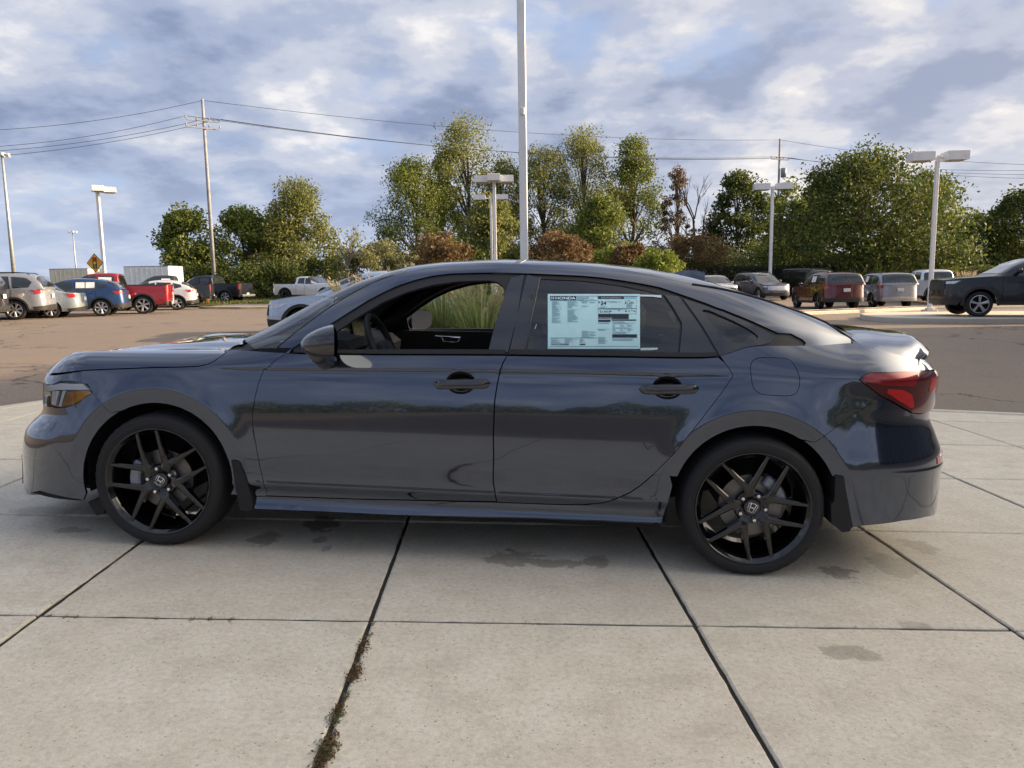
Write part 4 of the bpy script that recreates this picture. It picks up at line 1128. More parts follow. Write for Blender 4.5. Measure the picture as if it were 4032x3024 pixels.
def concrete_mat(name, stains=False, tone=1.0, ref=None):
    t = NT(name)
    if ref is not None:
        tc = t.n('ShaderNodeTexCoord'); tc.object = ref; v = tc.outputs['Object']
    else: v = t.coord('Object')
    oi = t.n('ShaderNodeObjectInfo')
    f = t.noise(v, 150, 2, .7); mid = t.noise(v, 5, 6, .65); big = t.noise(v, .8, 4, .55)
    c = t.ramp(mid, [(.28, tuple(q * tone for q in (.435, .40, .325))), (.5, tuple(q * tone for q in (.55, .51, .42))), (.72, tuple(q * tone for q in (.62, .585, .505)))])
    c = t.mix(t.ramp(big, [(.40, 0.), (.70, .30)]), c, tuple(q * tone for q in (.44, .385, .30)))
    c = t.mix(t.math('MULTIPLY', oi.outputs['Random'], .45), c, tuple(q * tone for q in (.47, .435, .365)))
    c = t.mix(t.ramp(f, [(.30, .22), (.46, 0.)]), c, (.20, .185, .16))
    g1 = t.noise(v, 48, 4, .75); g2 = t.noise(v, 16, 3, .6)
    c = t.mix(t.ramp(g1, [(.36, .42), (.5, 0.)]), c, tuple(q * tone for q in (.30, .275, .225)))
    c = t.mix(t.ramp(g1, [(.54, 0.), (.68, .40)]), c, tuple(q * tone for q in (.66, .63, .56)))
    c = t.mix(t.ramp(g2, [(.50, 0.), (.72, .22)]), c, tuple(q * tone for q in (.40, .37, .31)))
    # exposed pale and rusty aggregate
    vo = t.n('ShaderNodeTexVoronoi'); vo.inputs['Scale'].default_value = 62; t.L.new(v, vo.inputs['Vector'])
    dist, vcol = vo.outputs['Distance'], vo.outputs['Color']
    sp = t.n('ShaderNodeSeparateColor'); t.L.new(vcol, sp.inputs[0])
    dot = t.ramp(dist, [(.16, 1.), (.26, 0.)])
    pale = t.math('MULTIPLY', dot, t.ramp(sp.outputs[0], [(.78, 0.), (.84, .6)]))
    rust = t.math('MULTIPLY', dot, t.ramp(sp.outputs[1], [(.90, 0.), (.92, .7)]))
    dark = t.math('MULTIPLY', dot, t.ramp(sp.outputs[2], [(.965, 0.), (.975, .5)]))
    c = t.mix(pale, c, (.68, .66, .60)); c = t.mix(rust, c, (.36, .20, .10)); c = t.mix(dark, c, (.10, .095, .085))
    rough = .82
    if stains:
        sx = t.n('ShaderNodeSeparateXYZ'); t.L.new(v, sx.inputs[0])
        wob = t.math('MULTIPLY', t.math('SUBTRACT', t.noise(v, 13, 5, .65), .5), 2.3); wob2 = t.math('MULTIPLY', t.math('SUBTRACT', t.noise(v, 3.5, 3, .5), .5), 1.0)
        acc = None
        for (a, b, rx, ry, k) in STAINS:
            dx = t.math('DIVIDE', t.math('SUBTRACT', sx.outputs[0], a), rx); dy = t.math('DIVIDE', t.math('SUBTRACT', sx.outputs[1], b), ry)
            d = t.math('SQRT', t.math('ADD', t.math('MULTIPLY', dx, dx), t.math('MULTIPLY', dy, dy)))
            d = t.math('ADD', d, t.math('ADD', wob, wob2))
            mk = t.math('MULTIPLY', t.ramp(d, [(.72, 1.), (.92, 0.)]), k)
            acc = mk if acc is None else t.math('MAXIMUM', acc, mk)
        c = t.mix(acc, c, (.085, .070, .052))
        # rust and tyre-dust washes
        w = t.ramp(t.noise(v, .55, 3, .5), [(.52, 0.), (.75, .22)])
        c = t.mix(w, c, (.40, .33, .25))
    nm = t.bump(t.math('ADD', t.noise(v, 190, 3, .7), t.math('MULTIPLY', dot, .5)), .45, .004)
    return t.done(t.bsdf(c, rough, 0, nm, spec=.4))
# pad outline in the car frame
PADP = [(-3.85, -6.6), (-3.58, 0.0), (-3.42, 1.6), (-3.30, 2.3), (-3.12, 2.9), (-2.78, 3.45), (-2.2, 3.9), (-1.2, 4.25), (.5, 4.42), (3., 4.46), (6.3, 4.34), (8.8, 4.18), (9.6, 4.1), (9.6, -6.6)]
def ground_sheet(name, outline, holes, res, mat, dz=0., kind='structure'):
    loops = [resample(outline, res)] + [resample(h, min(res, .8)) for h in holes]
    pts = []; edges = []
    for lp in loops:
        b = len(pts); pts += lp; edges += [(b + i, b + (i + 1) % len(lp)) for i in range(len(lp))]
    A = np.array(loops[0]); lo, hi = A.min(0), A.max(0); B = np.array(pts); big = [Vector(p) for p in pts]
    big += [Vector(p) for p in grid_inside(loops, lo, hi, res, .4)]
    v, e, f, *_ = delaunay_2d_cdt(big, edges, [], 1, 1e-6)
    V = np.array([tuple(q) for q in v]); F = tri_filter(V, f, loops)
    Z = ground_z(V[:, 0], V[:, 1]) + dz
    return tag(mesh_obj(name, np.column_stack([V, Z]), F, mat), kind=kind)
pad_w = [tuple(car2w((x, y, 0)))[:2] for x, y in resample(PADP, .5)]
LOT = [(-45, -40), (60, -40), (60, 64), (24, 64), (12, 60), (-2, 54), (-12, 47.5), (-17.5, 46.0), (-45, 45)]
ground_sheet('asphalt_lot', LOT, [pad_w], 2.2, M_ASPH)
# concrete pad: dark bed with separate slabs
pad = bpy.data.objects.new('concrete_pad', bpy.data.meshes.new('concrete_pad')); COL.objects.link(pad); pad.matrix_world = CAR_MATRIX
tag(pad, kind='structure')
pp = resample(PADP, .5)
pad.data.from_pydata([(x, y, -.009) for x, y in pp] + [(x, y, -.004) for x, y in pp], [], [tuple(range(len(pp)))[::-1]] + [(i, (i + 1) % len(pp), len(pp) + (i + 1) % len(pp), len(pp) + i) for i in range(len(pp))])
def joint_mat():
    t = NT('joint_dirt'); v = t.coord('Object'); c = t.ramp(t.noise(v, 60, 4, .7), [(.3, (.010, .010, .010)), (.7, (.030, .028, .026))])
    return t.done(t.bsdf(c, .95))
pad.data.materials.append(joint_mat())
M_SLAB = concrete_mat('pad_concrete', True, 1.15, pad)
TH = rad(5.4); cT, sT = math.cos(TH), math.sin(TH)
def grid2car(p, q): return (p * cT - q * sT, p * sT + q * cT)
def clip_poly(poly, clip):
    out = poly
    for i in range(len(clip)):
        a, b = np.array(clip[i]), np.array(clip[(i + 1) % len(clip)]); inp = out; out = []
        def sd(p): return (b[0] - a[0]) * (p[1] - a[1]) - (b[1] - a[1]) * (p[0] - a[0])
        for k in range(len(inp)):
            c, d = inp[k - 1], inp[k]; sc_, sdv = sd(c), sd(d)
            if (sc_ >= 0) != (sdv >= 0):
                t = sc_ / (sc_ - sdv); out.append((c[0] + (d[0] - c[0]) * t, c[1] + (d[1] - c[1]) * t))
            if sdv >= 0: out.append(d)
        if not out: return []
    return out
rnd = random.Random(4)
padc = PADP[:] if area2(PADP) > 0 else PADP[::-1]
Pj = [-.20 + 1.233 * i for i in range(-3, 11)]; Qj = [-1.645 + 1.205 * j for j in range(-6, 6)]
JG = .0085
for i in range(len(Pj) - 1):
    for j in range(len(Qj) - 1):
        sq = [grid2car(p, q) for p, q in ((Pj[i] + JG, Qj[j] + JG), (Pj[i + 1] - JG, Qj[j] + JG), (Pj[i + 1] - JG, Qj[j + 1] - JG), (Pj[i] + JG, Qj[j + 1] - JG))]
        pl = clip_poly(sq, padc)
        if len(pl) < 3 or abs(area2(pl)) < .01: continue
        pl = resample(pl, .06); n = len(pl)
        pl = [(x + rnd.uniform(-.0022, .0022), y + rnd.uniform(-.0022, .0022)) for x, y in pl]
        c = np.mean(np.array(pl), 0); inn = inset2(pl, .007)
        dz = rnd.uniform(-.0018, .0018); tx, ty = rnd.uniform(-.0012, .0012), rnd.uniform(-.0012, .0012)
        z = lambda p: dz + tx * (p[0] - c[0]) + ty * (p[1] - c[1])
        vs = [(x, y, -.02) for x, y in pl] + [(x, y, z((x, y)) - .005) for x, y in pl] + [(x, y, z((x, y))) for x, y in inn]
        fs = [(k, (k + 1) % n, n + (k + 1) % n, n + k) for k in range(n)] + [(n + k, n + (k + 1) % n, 2 * n + (k + 1) % n, 2 * n + k) for k in range(n)] + [tuple(range(2 * n, 3 * n))]
        mesh_obj('slab', vs, fs, M_SLAB, pad, False)
# pale concrete ribbon round the far edge of the pad
rib = [p for p in resample(PADP[2:13], .4, False)]
def ribbon(name, line, w, h, mat, matrix=None, kind='structure'):
    vs = []; fs = []
    for k, p in enumerate(line):
        a, b = np.array(line[max(k - 1, 0)]), np.array(line[min(k + 1, len(line) - 1)]); d = (b - a) / np.linalg.norm(b - a); nn = np.array([-d[1], d[0]])
        for s, z in ((0, -.05), (0, h - .012), (.012, h), (w - .012, h), (w, h - .012), (w, -.05)): q = np.array(p) + nn * s; vs.append((q[0], q[1], z if matrix is not None else z + gz(q[0], q[1])))
    m_ = 6
    for k in range(len(line) - 1):
        for i in range(m_ - 1): fs.append((k * m_ + i, k * m_ + i + 1, (k + 1) * m_ + i + 1, (k + 1) * m_ + i))
    fs += [tuple(range(6)), tuple(range((len(line) - 1) * 6, len(line) * 6))[::-1]]
    mb = MB(); mb.add(vs, fs); o = mb.build(name, mat, None)
    if matrix is not None: o.matrix_world = matrix
    return tag(o, kind=kind)
M_KERB = concrete_mat('kerb_concrete', False, 1.05)
ribbon('pad_edging', rib, .13, .012, M_KERB, CAR_MATRIX)

# far ground: mown verge and meadow to the horizon
def grass_ground():
    t = NT('verge_ground'); v = t.coord('Object'); a = t.noise(v, .35, 5, .6); b = t.noise(v, 9, 4, .7)
    c = t.ramp(b, [(.3, (.045, .060, .020)), (.55, (.085, .105, .035)), (.8, (.16, .15, .07))])
    c = t.mix(t.ramp(a, [(.5, 0.), (.72, .6)]), c, (.17, .13, .075))
    return t.done(t.bsdf(c, .95, 0, t.bump(b, .8, .05)))
M_VERGE = grass_ground()
fg = MB()
xs = [-900, -300, -120, -70, -45, -30, -20, -10, 0, 10, 20, 30, 45, 60, 90, 150, 300, 900]; ys = [-400, -150, -60, 20, 40, 44, 50, 60, 75, 100, 160, 300, 700, 1500]
vs = [(x, y, (gz(x, y) - (.06 if y > 42 else .9)) if abs(x) < 100 and y < 200 else -.2) for x in xs for y in ys]
ny = len(ys); fg.add(vs, [(i * ny + j, (i + 1) * ny + j, (i + 1) * ny + j + 1, i * ny + j + 1) for i in range(len(xs) - 1) for j in range(ny - 1)])
tag(fg.build('ground', M_VERGE), kind='structure')

# ---- the dealership that shades the forecourt stands to the right, outside the picture
def dealership():
    x0, x1, y0, y1, h = 24.0, 58.0, -26.0, 24.0, 8.9
    b = thing('showroom_building', 'long glass-fronted showroom with a pale metal fascia along the forecourt', 'building', ((x0 + x1) / 2, (y0 + y1) / 2, -.35))
    cx, cy = (x0 + x1) / 2, (y0 + y1) / 2
    mw = simple('showroom_panel', (.55, .56, .58), .5, .1); gl = simple('showroom_glass', (.03, .04, .045), .05, coat=1.0); fr = simple('showroom_frame', (.4, .4, .42), .4, .7)
    MB().box((0, 0, h / 2), (x1 - x0 - .4, y1 - y0 - .4, h), 0).build('wall', mw, b)
    MB().box((0, 0, h - .8), (x1 - x0 + 1.2, y1 - y0 + 1.2, 2.2), .03).build('fascia', mw, b)
    MB().box((0, 0, h + .15), (x1 - x0 - 2, y1 - y0 - 2, .5), .03).build('roof', mw, b)
    for k in range(16):
        yy = y0 - cy + 2.5 + k * 3.0
        MB().box((x0 - cx + .15, yy, 2.7), (.12, 2.86, 4.7), .01).build('window', gl, b)
        MB().box((x0 - cx + .05, yy + 1.5, 2.7), (.16, .12, 5.0), .01).build('mullion', fr, b)
dealership()

# belt of trees across the road behind the photographer: only the car's paint sees it
# ================================================================== other vehicles
M_VGLASS = simple('dark_vehicle_glass', (.018, .024, .026), .06, coat=1.0)
M_VGLASS2 = simple('bright_vehicle_glass', (.10, .13, .13), .05, coat=1.0)
M_VTRIM = simple('vehicle_trim', (.022, .022, .023), .6)
M_SILV = simple('alloy_silver', (.50, .51, .53), .30, .8)
M_PAPER = simple('white_paper', (.82, .83, .85), .6)
M_PLATE = simple('plate_white', (.62, .65, .70), .4)
M_HEAD = simple('headlamp_glass', (.50, .53, .57), .12, .5, coat=1.0)
M_TAILRED = simple('tail_red', (.36, .012, .014), .18, coat=1.0)
M_BED = simple('bed_liner', (.02, .02, .021), .8)
VP = {}
def vpaint(c, flake=.35):
    if c not in VP: VP[c] = make_paint('vehicle_paint_%d' % len(VP), c, flake, .28, 1.5, .45 if max(c) < .05 else .9)
    return VP[c]
VA = [0, .22, .40, .55, .66, .76, .86, .94, 1]
def vehicle(label, cat, sp, col, at, rz, which='r', side=-1, group=None, rimcol='silver', paper=None, cladding=None, glassmat=None, flake=.35, name='parked_car', scale=1.0, wheelstyle=6):
    """sp: shape table. at = world point under one wheel (which = f/r axle, side -1 left of forward when heading -x ... near side)"""
    glassmat = glassmat or M_VGLASS
    wb, fo, ro, w, r = sp['wb'], sp['fo'], sp['ro'], sp['w'], sp['r']
    root = thing(name, label, cat, (0, 0, 0), rz, group)
    wx = 0 if which == 'f' else wb
    M = Matrix.Rotation(rz, 3, 'Z'); off = M @ Vector((wx * scale, side * (w - .1) * scale, 0))
    root.location = (at[0] - off.x, at[1] - off.y, at[2]); root.scale = (scale,) * 3
    # keep both axles on the sloping lot
    def gw(lx): q = M @ Vector((lx * scale, 0, 0)); return gz(root.location.x + q.x, root.location.y + q.y)
    z0, z1 = gw(0), gw(wb); extra = at[2] - gz(at[0], at[1])
    root.location.z = z0 + extra; root.rotation_euler = (0, -math.atan2(z1 - z0, wb * scale), rz)
    pm = vpaint(col, flake)
    zt = pchip(*zip(*sp['top'])); zr = pchip(*zip(*sp['roof'])); zb0 = sp.get('bot', .26)
    xaf, xar = -fo + sp.get('cf', .62), wb + ro - sp.get('cr', .45); UEv = .9; tumble = sp.get('tumble', .80)
    nose = pchip(*zip(*sp.get('nose', [(.2, .04), (.45, 0), (.7, .02), (1.0, .12), (1.3, .2)]))); tail = pchip(*zip(*sp.get('tail', [(.2, .06), (.5, 0), (.8, .03), (1.1, .07), (1.5, .1)])))
    ofs = pchip([.2, .30, .36, .55, .75, .95, 1.2, 1.5], [.05, .025, .012, .0, .004, .012, .03, .06])
    def VS(u, z):
        u = np.asarray(u, float); z = np.asarray(z, float); ww = w - ofs(z) ; x = np.clip(u, xaf, xar)
        for hx in (0, wb):
            rr = np.sqrt((x - hx) ** 2 + (z - r) ** 2); ww = ww + .012 * np.clip(1 - np.abs(rr - r - .10) / .10, 0, 1) * ((u >= xaf) & (u <= xar))
        y = -ww
        ph = np.clip(np.pi / 2 * (1 - (xaf - u) / UEv), 0, np.pi / 2); A = xaf + fo - nose(z)
        xf = xaf - A * np.cos(ph); yf = -ww * np.sin(ph) ** .5
        ph = np.clip(np.pi / 2 * (1 - (u - xar) / UEv), 0, np.pi / 2); A = wb + ro - xar - tail(z)
        xr = xar + A * np.cos(ph); yr = -ww * np.sin(ph) ** .42
        return np.stack([np.where(u < xaf, xf, np.where(u > xar, xr, x)), np.where(u < xaf, yf, np.where(u > xar, yr, y)), z + 0 * u], -1)
    TV = pchip(VA, [0, .36, .62, .80, .90, .955, .982, .996, 1]); HV = pchip(VA, [1, .955, .90, .845, tumble, tumble - .09, .42, .20, 0])
    def VG(x, a):
        x = np.asarray(x, float); a = np.asarray(a, float); zb = zt(x); hb = w - ofs(zb) - .01
        return np.stack([x, -hb * HV(a), zb + np.maximum(zr(x) - zb, .004) * TV(a)], -1)
    ta = np.linspace(0, 1, 200); tt = TV(ta)
    def a_of(x, z): return float(np.interp((z - float(zt(x))) / max(.01, float(zr(x)) - float(zt(x))), tt, ta))
    U0, U1 = xaf - UEv, xar + UEv; ar = r + sp.get('gap', .075)
    def vt(u): return float(zt(min(max(u, -fo + .02), wb + ro - .02)))
    tops = [(u, vt(VS(np.array(u), np.array(.7)).reshape(3)[0])) for u in np.linspace(U1, U0, 46)]
    def varch(hx): return [(hx + ar * math.cos(rad(t)), r + ar * math.sin(rad(t))) for t in np.linspace(190, -10, 15) if r + ar * math.sin(rad(t)) > zb0 + .02]
    low = [(U0, zb0)] + varch(0) + varch(wb) + [(U1, zb0 + .06)]
    poly = low + tops
    vf = panel(VS, poly, [], .11, 0, 0, .05)
    body = weld(mesh_obj('body', *joinvf(vf, mirror(vf)), pm, root), 5e-4)
    # top cover
    skip = sp.get('bed'); vs = []; fs = []; cols = []
    for (u, z) in tops:
        p = VS(np.array(u), np.array(z)).reshape(3); cr = .03 if p[0] < sp['roof'][0][0] else .01
        cols.append(p[0]); 
        for q in np.linspace(-1, 1, 9): vs.append((p[0] - (.05 * (1 - q * q) if p[0] < 0 else 0) * 0, p[1] * q * -1 * -1, z + cr * (1 - q * q)))
    for i in range(len(tops) - 1):
        if skip and cols[i] > skip[0] and cols[i + 1] < skip[1]: 
            if cols[i + 1] > skip[0]: continue
        for j in range(8): fs.append((i * 9 + j, i * 9 + j + 1, (i + 1) * 9 + j + 1, (i + 1) * 9 + j))
    hb_ = MB(); hb_.add(vs, fs); hb_.build('bonnet', pm, root, True)
    # cabin
    x0, x1 = sp['roof'][0][0], sp['roof'][-1][0]
    xs_ = sorted(set([x0, x1] + [p[0] for p in sp['roof']] + list(np.linspace(x0, x1, 22)))); na = 15
    vs = []; 
    for x in xs_:
        for a in np.linspace(0, 1, na): vs.append(tuple(VG(np.array(x), np.array(a)).reshape(3)))
    fs = [(i * na + j, (i + 1) * na + j, (i + 1) * na + j + 1, i * na + j + 1) for i in range(len(xs_) - 1) for j in range(na - 1)]
    weld(mesh_obj('cabin', *joinvf((vs, fs), mirror((vs, fs))), pm, root), 5e-4)
    def both_(nm, vf_, mat_, par=None): mesh_obj(nm, *vf_, mat_, par or root); return mesh_obj(nm, *mirror(vf_), mat_, par or root)
    for wn in sp['win']:
        pl = [(x, a_of(x, z)) for x, z in rounded(resample(wn, .25), 1, 50)]
        both_('side_window', panel(VG, pl, [], .12, 0, .006, .008), glassmat)
    for nm, (xa, xb, e0, e1) in (('windscreen', sp['ws']), ('rear_window', sp['rw'])):
        pl = [(x, e0 + (e1 - e0) * k / 6) for k, x in enumerate(np.linspace(xa, xb, 7))] + [(x, .999) for x in np.linspace(xb, xa, 7)]
        g = panel(VG, pl, [], .10, 0, .006, 0); weld(mesh_obj(nm, *joinvf(g, mirror(g)), glassmat, root), 2e-3)
    # lamps, grille, bumpers, plate
    hz0, hz1 = sp['hl']; tz0, tz1 = sp['tl']
    both_('headlight', panel(VS, [(xaf - .02, hz1 - .02), (xaf - .55, hz1 - .05), (xaf - .55, hz0), (xaf - .25, hz0)], [], .08, 0, .008, .01), M_HEAD)
    tp = sp.get('tlp') or [(xar - .10, tz1), (xar + .55, tz1 + .0), (xar + .50, tz0 + .03), (xar + .1, tz0)]
    both_('tail_light', panel(VS, tp, [], .08, 0, .010, .01), M_TAILRED)
    g = panel(VS, [(xaf - .58, hz0 - .16), (U0, hz0 - .20), (U0, hz1 - .05), (xaf - .58, hz1 - .06)], [], .1, 0, .012, .01); weld(mesh_obj('grille', *joinvf(g, mirror(g)), sp.get('grillemat') or M_VTRIM, root), 1e-3)
    cm = cladding or M_VTRIM
    zc = sp.get('clad', .36)
    g = panel(VS, [(U0, zb0), (xaf - .1, zb0), (xaf, zc + .04), (U0, zc + .08)], [], .1, 0, .010, .01); weld(mesh_obj('front_valance', *joinvf(g, mirror(g)), cm, root), 1e-3)
    g = panel(VS, [(U1, zb0 + .06), (xar - .0, zb0 + .06), (xar - .05, zc + .08), (U1, zc + .16)], [], .1, 0, .010, .01); weld(mesh_obj('rear_valance', *joinvf(g, mirror(g)), cm, root), 1e-3)
    if sp.get('sill', True): both_('sill', panel(VS, [(ar + .02, zb0), (wb - ar - .02, zb0), (wb - ar - .03, zc), (ar + .03, zc)], [], .2, 0, .010, .01), cm)
    if sp.get('archtrim'):
        for hx in (0, wb):
            ring = [(hx + (ar + .0) * math.cos(rad(t)), r + ar * math.sin(rad(t))) for t in np.linspace(-5, 185, 14)]; ring += [(hx + (ar + .07) * math.cos(rad(t)), r + (ar + .07) * math.sin(rad(t))) for t in np.linspace(185, -5, 14)]
            both_('arch_trim', panel(VS, ring, [], .1, 0, .014, .012), cm)
    MB().box((wb + ro + .002, 0, sp.get('platez', .80)), (.02, .32, .16), .004).build('number_plate', M_PLATE, root)
    for x in sp.get('seams', []):
        zt_ = float(zt(x)); p = [VS(np.array(x), np.array(z)).reshape(3) for z in np.linspace(zc + .02, zt_, 6)]
        for sy in (1, -1): MB().tube([(q[0], (q[1] - .001) * sy, q[2]) for q in p], .006, 4).build('door_seam', M_DARK, root)
    for x in sp.get('hand', []):
        for sy in (1, -1): MB().box((x, -(w + .008) * sy, float(zt(x)) - .10), (.20, .03, .035), .01).build('door_handle', pm, root)
    mx, mz = sp['mir']
    for sy in (1, -1): MB().box((mx, -(w + .07) * sy, mz), (.12, .20, .15), .045).build('door_mirror', pm if not sp.get('blackmir') else M_VTRIM, root, auto=40)
    if sp.get('rails'):
        for sy in (1, -1):
            a0, a1 = sp['rails']; zz = lambda x: float(zr(x)) + .035
            MB().tube([(a0, -w * .66 * sy, zz(a0) - .05)] + [(x, -w * .66 * sy, zz(x)) for x in np.linspace(a0 + .12, a1 - .12, 6)] + [(a1, -w * .66 * sy, zz(a1) - .05)], .02, 6).build('roof_rail', M_VTRIM if sp['rails'] else M_SILV, root, True)
    if skip:
        zb_ = float(zt(skip[0] + .3)); fl = .78; b = MB(); iw = w - .14
        b.box(((skip[0] + skip[1]) / 2, 0, fl), (skip[1] - skip[0], iw * 2, .03))
        for sy in (1, -1): b.box(((skip[0] + skip[1]) / 2, iw * sy, (zb_ + fl) / 2), (skip[1] - skip[0], .03, zb_ - fl)); b.box(((skip[0] + skip[1]) / 2, (w - .075) * sy, zb_ + .005), (skip[1] - skip[0], .12, .03))
        b.box((skip[0], 0, (zb_ + fl) / 2), (.03, iw * 2, zb_ - fl)); b.box((skip[1], 0, (zb_ + fl) / 2), (.05, iw * 2, zb_ - fl + .02))
        b.build('load_bed', M_BED, root)
        MB().box((wb + ro + .03, 0, .52), (.12, w * 1.8, .16), .03).build('rear_bumper', M_SILV if sp.get('chromebump', True) else M_VTRIM, root)
    # underbody and wheels
    b = MB(); b.box((wb / 2, 0, zb0 + .14), (wb - 2 * ar - .02, 2 * w - .16, .22)); b.box((wb / 2, 0, zb0 + .3), (wb + fo * .9 + ro * .7, w * 1.1, .3)); b.build('underbody', M_DARK, root)
    rim = {'silver': M_SILV, 'black': M_GLOSSBLK}[rimcol]
    tw = .24
    for hx in (0, wb):
        for sy in (1, -1):
            wr = bpy.data.objects.new('wheel', None); link(wr, root); wr.location = (hx, -(w - .015) * sy, r); wr.rotation_euler = (0, 0, 0 if sy > 0 else math.pi)
            q = r / .3225; rr = sp.get('rimr', .235 * q * .96)
            MB().lathe([(rr, .02), (rr + .01, .004), (r - .05, -.004), (r - .015, .01), (r, .04), (r, tw - .04), (r - .02, tw - .01), (rr, tw)], 30, 'y').build('tyre', M_RUBBER, wr, True, fix=False, auto=None)
            m_ = MB(); m_.lathe([(rr, .012), (rr - .02, .012), (rr - .035, .05), (rr - .045, .12), (.02, .13)], 30, 'y'); ro_ = m_.build('rim', M_DARK if wheelstyle else rim, wr, True, fix=False)
            s_ = MB(); s_.lathe([(rr + .004, .010), (rr - .012, .006), (rr - .022, .02)], 30, 'y')
            for k in range(wheelstyle):
                a = 2 * math.pi * k / wheelstyle + .3
                for dlt in (-.10, .10): 
                    p0 = Vector((.05 * math.cos(a), .035, .05 * math.sin(a))); p1 = Vector(((rr - .01) * math.cos(a + dlt), .018, (rr - .01) * math.sin(a + dlt)))
                    s_.tube([p0, p1], [.028 * q, .020 * q], 5)
            s_.lathe([(.001, .02), (.06, .022), (.07, .06)], 14, 'y')
            s_.build('spokes', rim, ro_, False, fix=False)
    if paper:
        for (x, z, ww_, hh) in paper:
            p = VG(np.array(x), np.array(a_of(x, z))).reshape(3); n_ = normals(VG, np.array([[x, a_of(x, z)]]))[0]
            sl = math.atan2(n_[2], -n_[1])
            MB().box((p[0] + n_[0] * .014, p[1] + n_[1] * .014, p[2] + n_[2] * .014), (ww_, .004, hh), M=Matrix.Rotation(-sl, 3, 'X')).build('window_sheet', M_PAPER, root)
    return root
SUV = dict(wb=2.88, fo=.93, ro=1.12, w=.965, r=.375, bot=.30, top=[(-1, .98), (-.6, 1.04), (.45, 1.12), (1.6, 1.13), (3.2, 1.18), (4.05, 1.16)],
           roof=[(.42, 1.13), (.75, 1.34), (1.15, 1.58), (1.55, 1.72), (2.0, 1.775), (2.8, 1.785), (3.4, 1.755), (3.66, 1.70), (3.82, 1.50), (3.93, 1.17)],
           win=[[(.88, 1.17), (1.30, 1.50), (1.62, 1.63), (1.86, 1.66), (1.86, 1.17)], [(1.95, 1.18), (1.95, 1.665), (2.72, 1.66), (2.78, 1.20)], [(2.86, 1.21), (2.82, 1.655), (3.30, 1.61), (3.52, 1.45), (3.40, 1.24)]],
           ws=(.48, 1.50, .40, .46), rw=(3.68, 3.90, .50, .36), hl=(.84, .98), tl=(.98, 1.14), clad=.42, seams=[.62, 1.90, 2.80], hand=[1.70, 2.60], mir=(.92, 1.22), rails=(1.5, 3.4), platez=.92, archtrim=True, gap=.06)
SED = dict(wb=2.83, fo=.95, ro=1.10, w=.92, r=.335, bot=.22, top=[(-1, .72), (-.6, .80), (.3, .93), (1.6, .95), (2.7, .98), (3.3, 1.02), (3.92, 1.0)],
           roof=[(.22, .94), (.6, 1.13), (1.0, 1.33), (1.4, 1.43), (1.9, 1.465), (2.4, 1.44), (2.8, 1.33), (3.2, 1.15), (3.42, 1.03)],
           win=[[(.75, .99), (1.2, 1.26), (1.62, 1.36), (1.62, .99)], [(1.70, 1.0), (1.70, 1.365), (2.15, 1.35), (2.62, 1.20), (2.62, 1.02)]],
           ws=(.28, 1.35, .40, .52), rw=(2.55, 3.38, .50, .40), hl=(.64, .78), tl=(.82, .98), clad=.30, seams=[.45, 1.66, 2.6], hand=[1.45, 2.35], mir=(.74, 1.02), platez=.78, tumble=.74)
XUV = dict(SUV, wb=2.78, fo=.93, ro=.98, w=.93, r=.36, top=[(-1, .88), (-.6, .95), (.4, 1.04), (1.6, 1.05), (3.0, 1.13), (3.8, 1.10)],
           roof=[(.32, 1.05), (.7, 1.27), (1.1, 1.48), (1.5, 1.59), (1.95, 1.635), (2.5, 1.62), (3.0, 1.54), (3.35, 1.43), (3.58, 1.14)],
           win=[[(.85, 1.09), (1.3, 1.41), (1.72, 1.50), (1.72, 1.09)], [(1.80, 1.10), (1.80, 1.505), (2.50, 1.48), (2.60, 1.14)], [(2.68, 1.15), (2.62, 1.47), (3.02, 1.36), (3.05, 1.24)]],
           ws=(.38, 1.42, .40, .48), rw=(3.06, 3.54, .48, .36), hl=(.74, .88), tl=(.95, 1.09), seams=[.55, 1.76, 2.60], hand=[1.55, 2.42], mir=(.86, 1.13), rails=None, platez=.82, archtrim=True)
TRK = dict(wb=3.70, fo=.98, ro=1.20, w=1.02, r=.41, bot=.36, cf=.45, cr=.22, gap=.08, top=[(-1, 1.16), (-.6, 1.22), (.5, 1.29), (1.6, 1.28), (2.78, 1.30), (2.82, 1.33), (4.95, 1.36)],
           roof=[(.50, 1.29), (.85, 1.52), (1.2, 1.76), (1.5, 1.88), (1.9, 1.925), (2.4, 1.92), (2.66, 1.87), (2.80, 1.32)],
           win=[[(.98, 1.33), (1.32, 1.66), (1.62, 1.78), (1.78, 1.79), (1.78, 1.33)], [(1.88, 1.34), (1.88, 1.795), (2.40, 1.77), (2.52, 1.72), (2.56, 1.36)]],
           ws=(.56, 1.46, .42, .46), rw=(2.70, 2.79, .50, .45), hl=(1.02, 1.18), tl=(.92, 1.30), tlp=[(4.66, 1.32), (5.02, 1.32), (5.02, .96), (4.70, .96)], clad=.46, seams=[.72, 1.83, 2.62], hand=[1.62, 2.40], mir=(1.0, 1.38), bed=(2.92, 4.78), platez=.62,
           nose=[(.2, .06), (.6, 0), (1.0, .02), (1.3, .06)], tail=[(.2, .10), (.6, .02), (1.4, .0)], tumble=.80, archtrim=True)
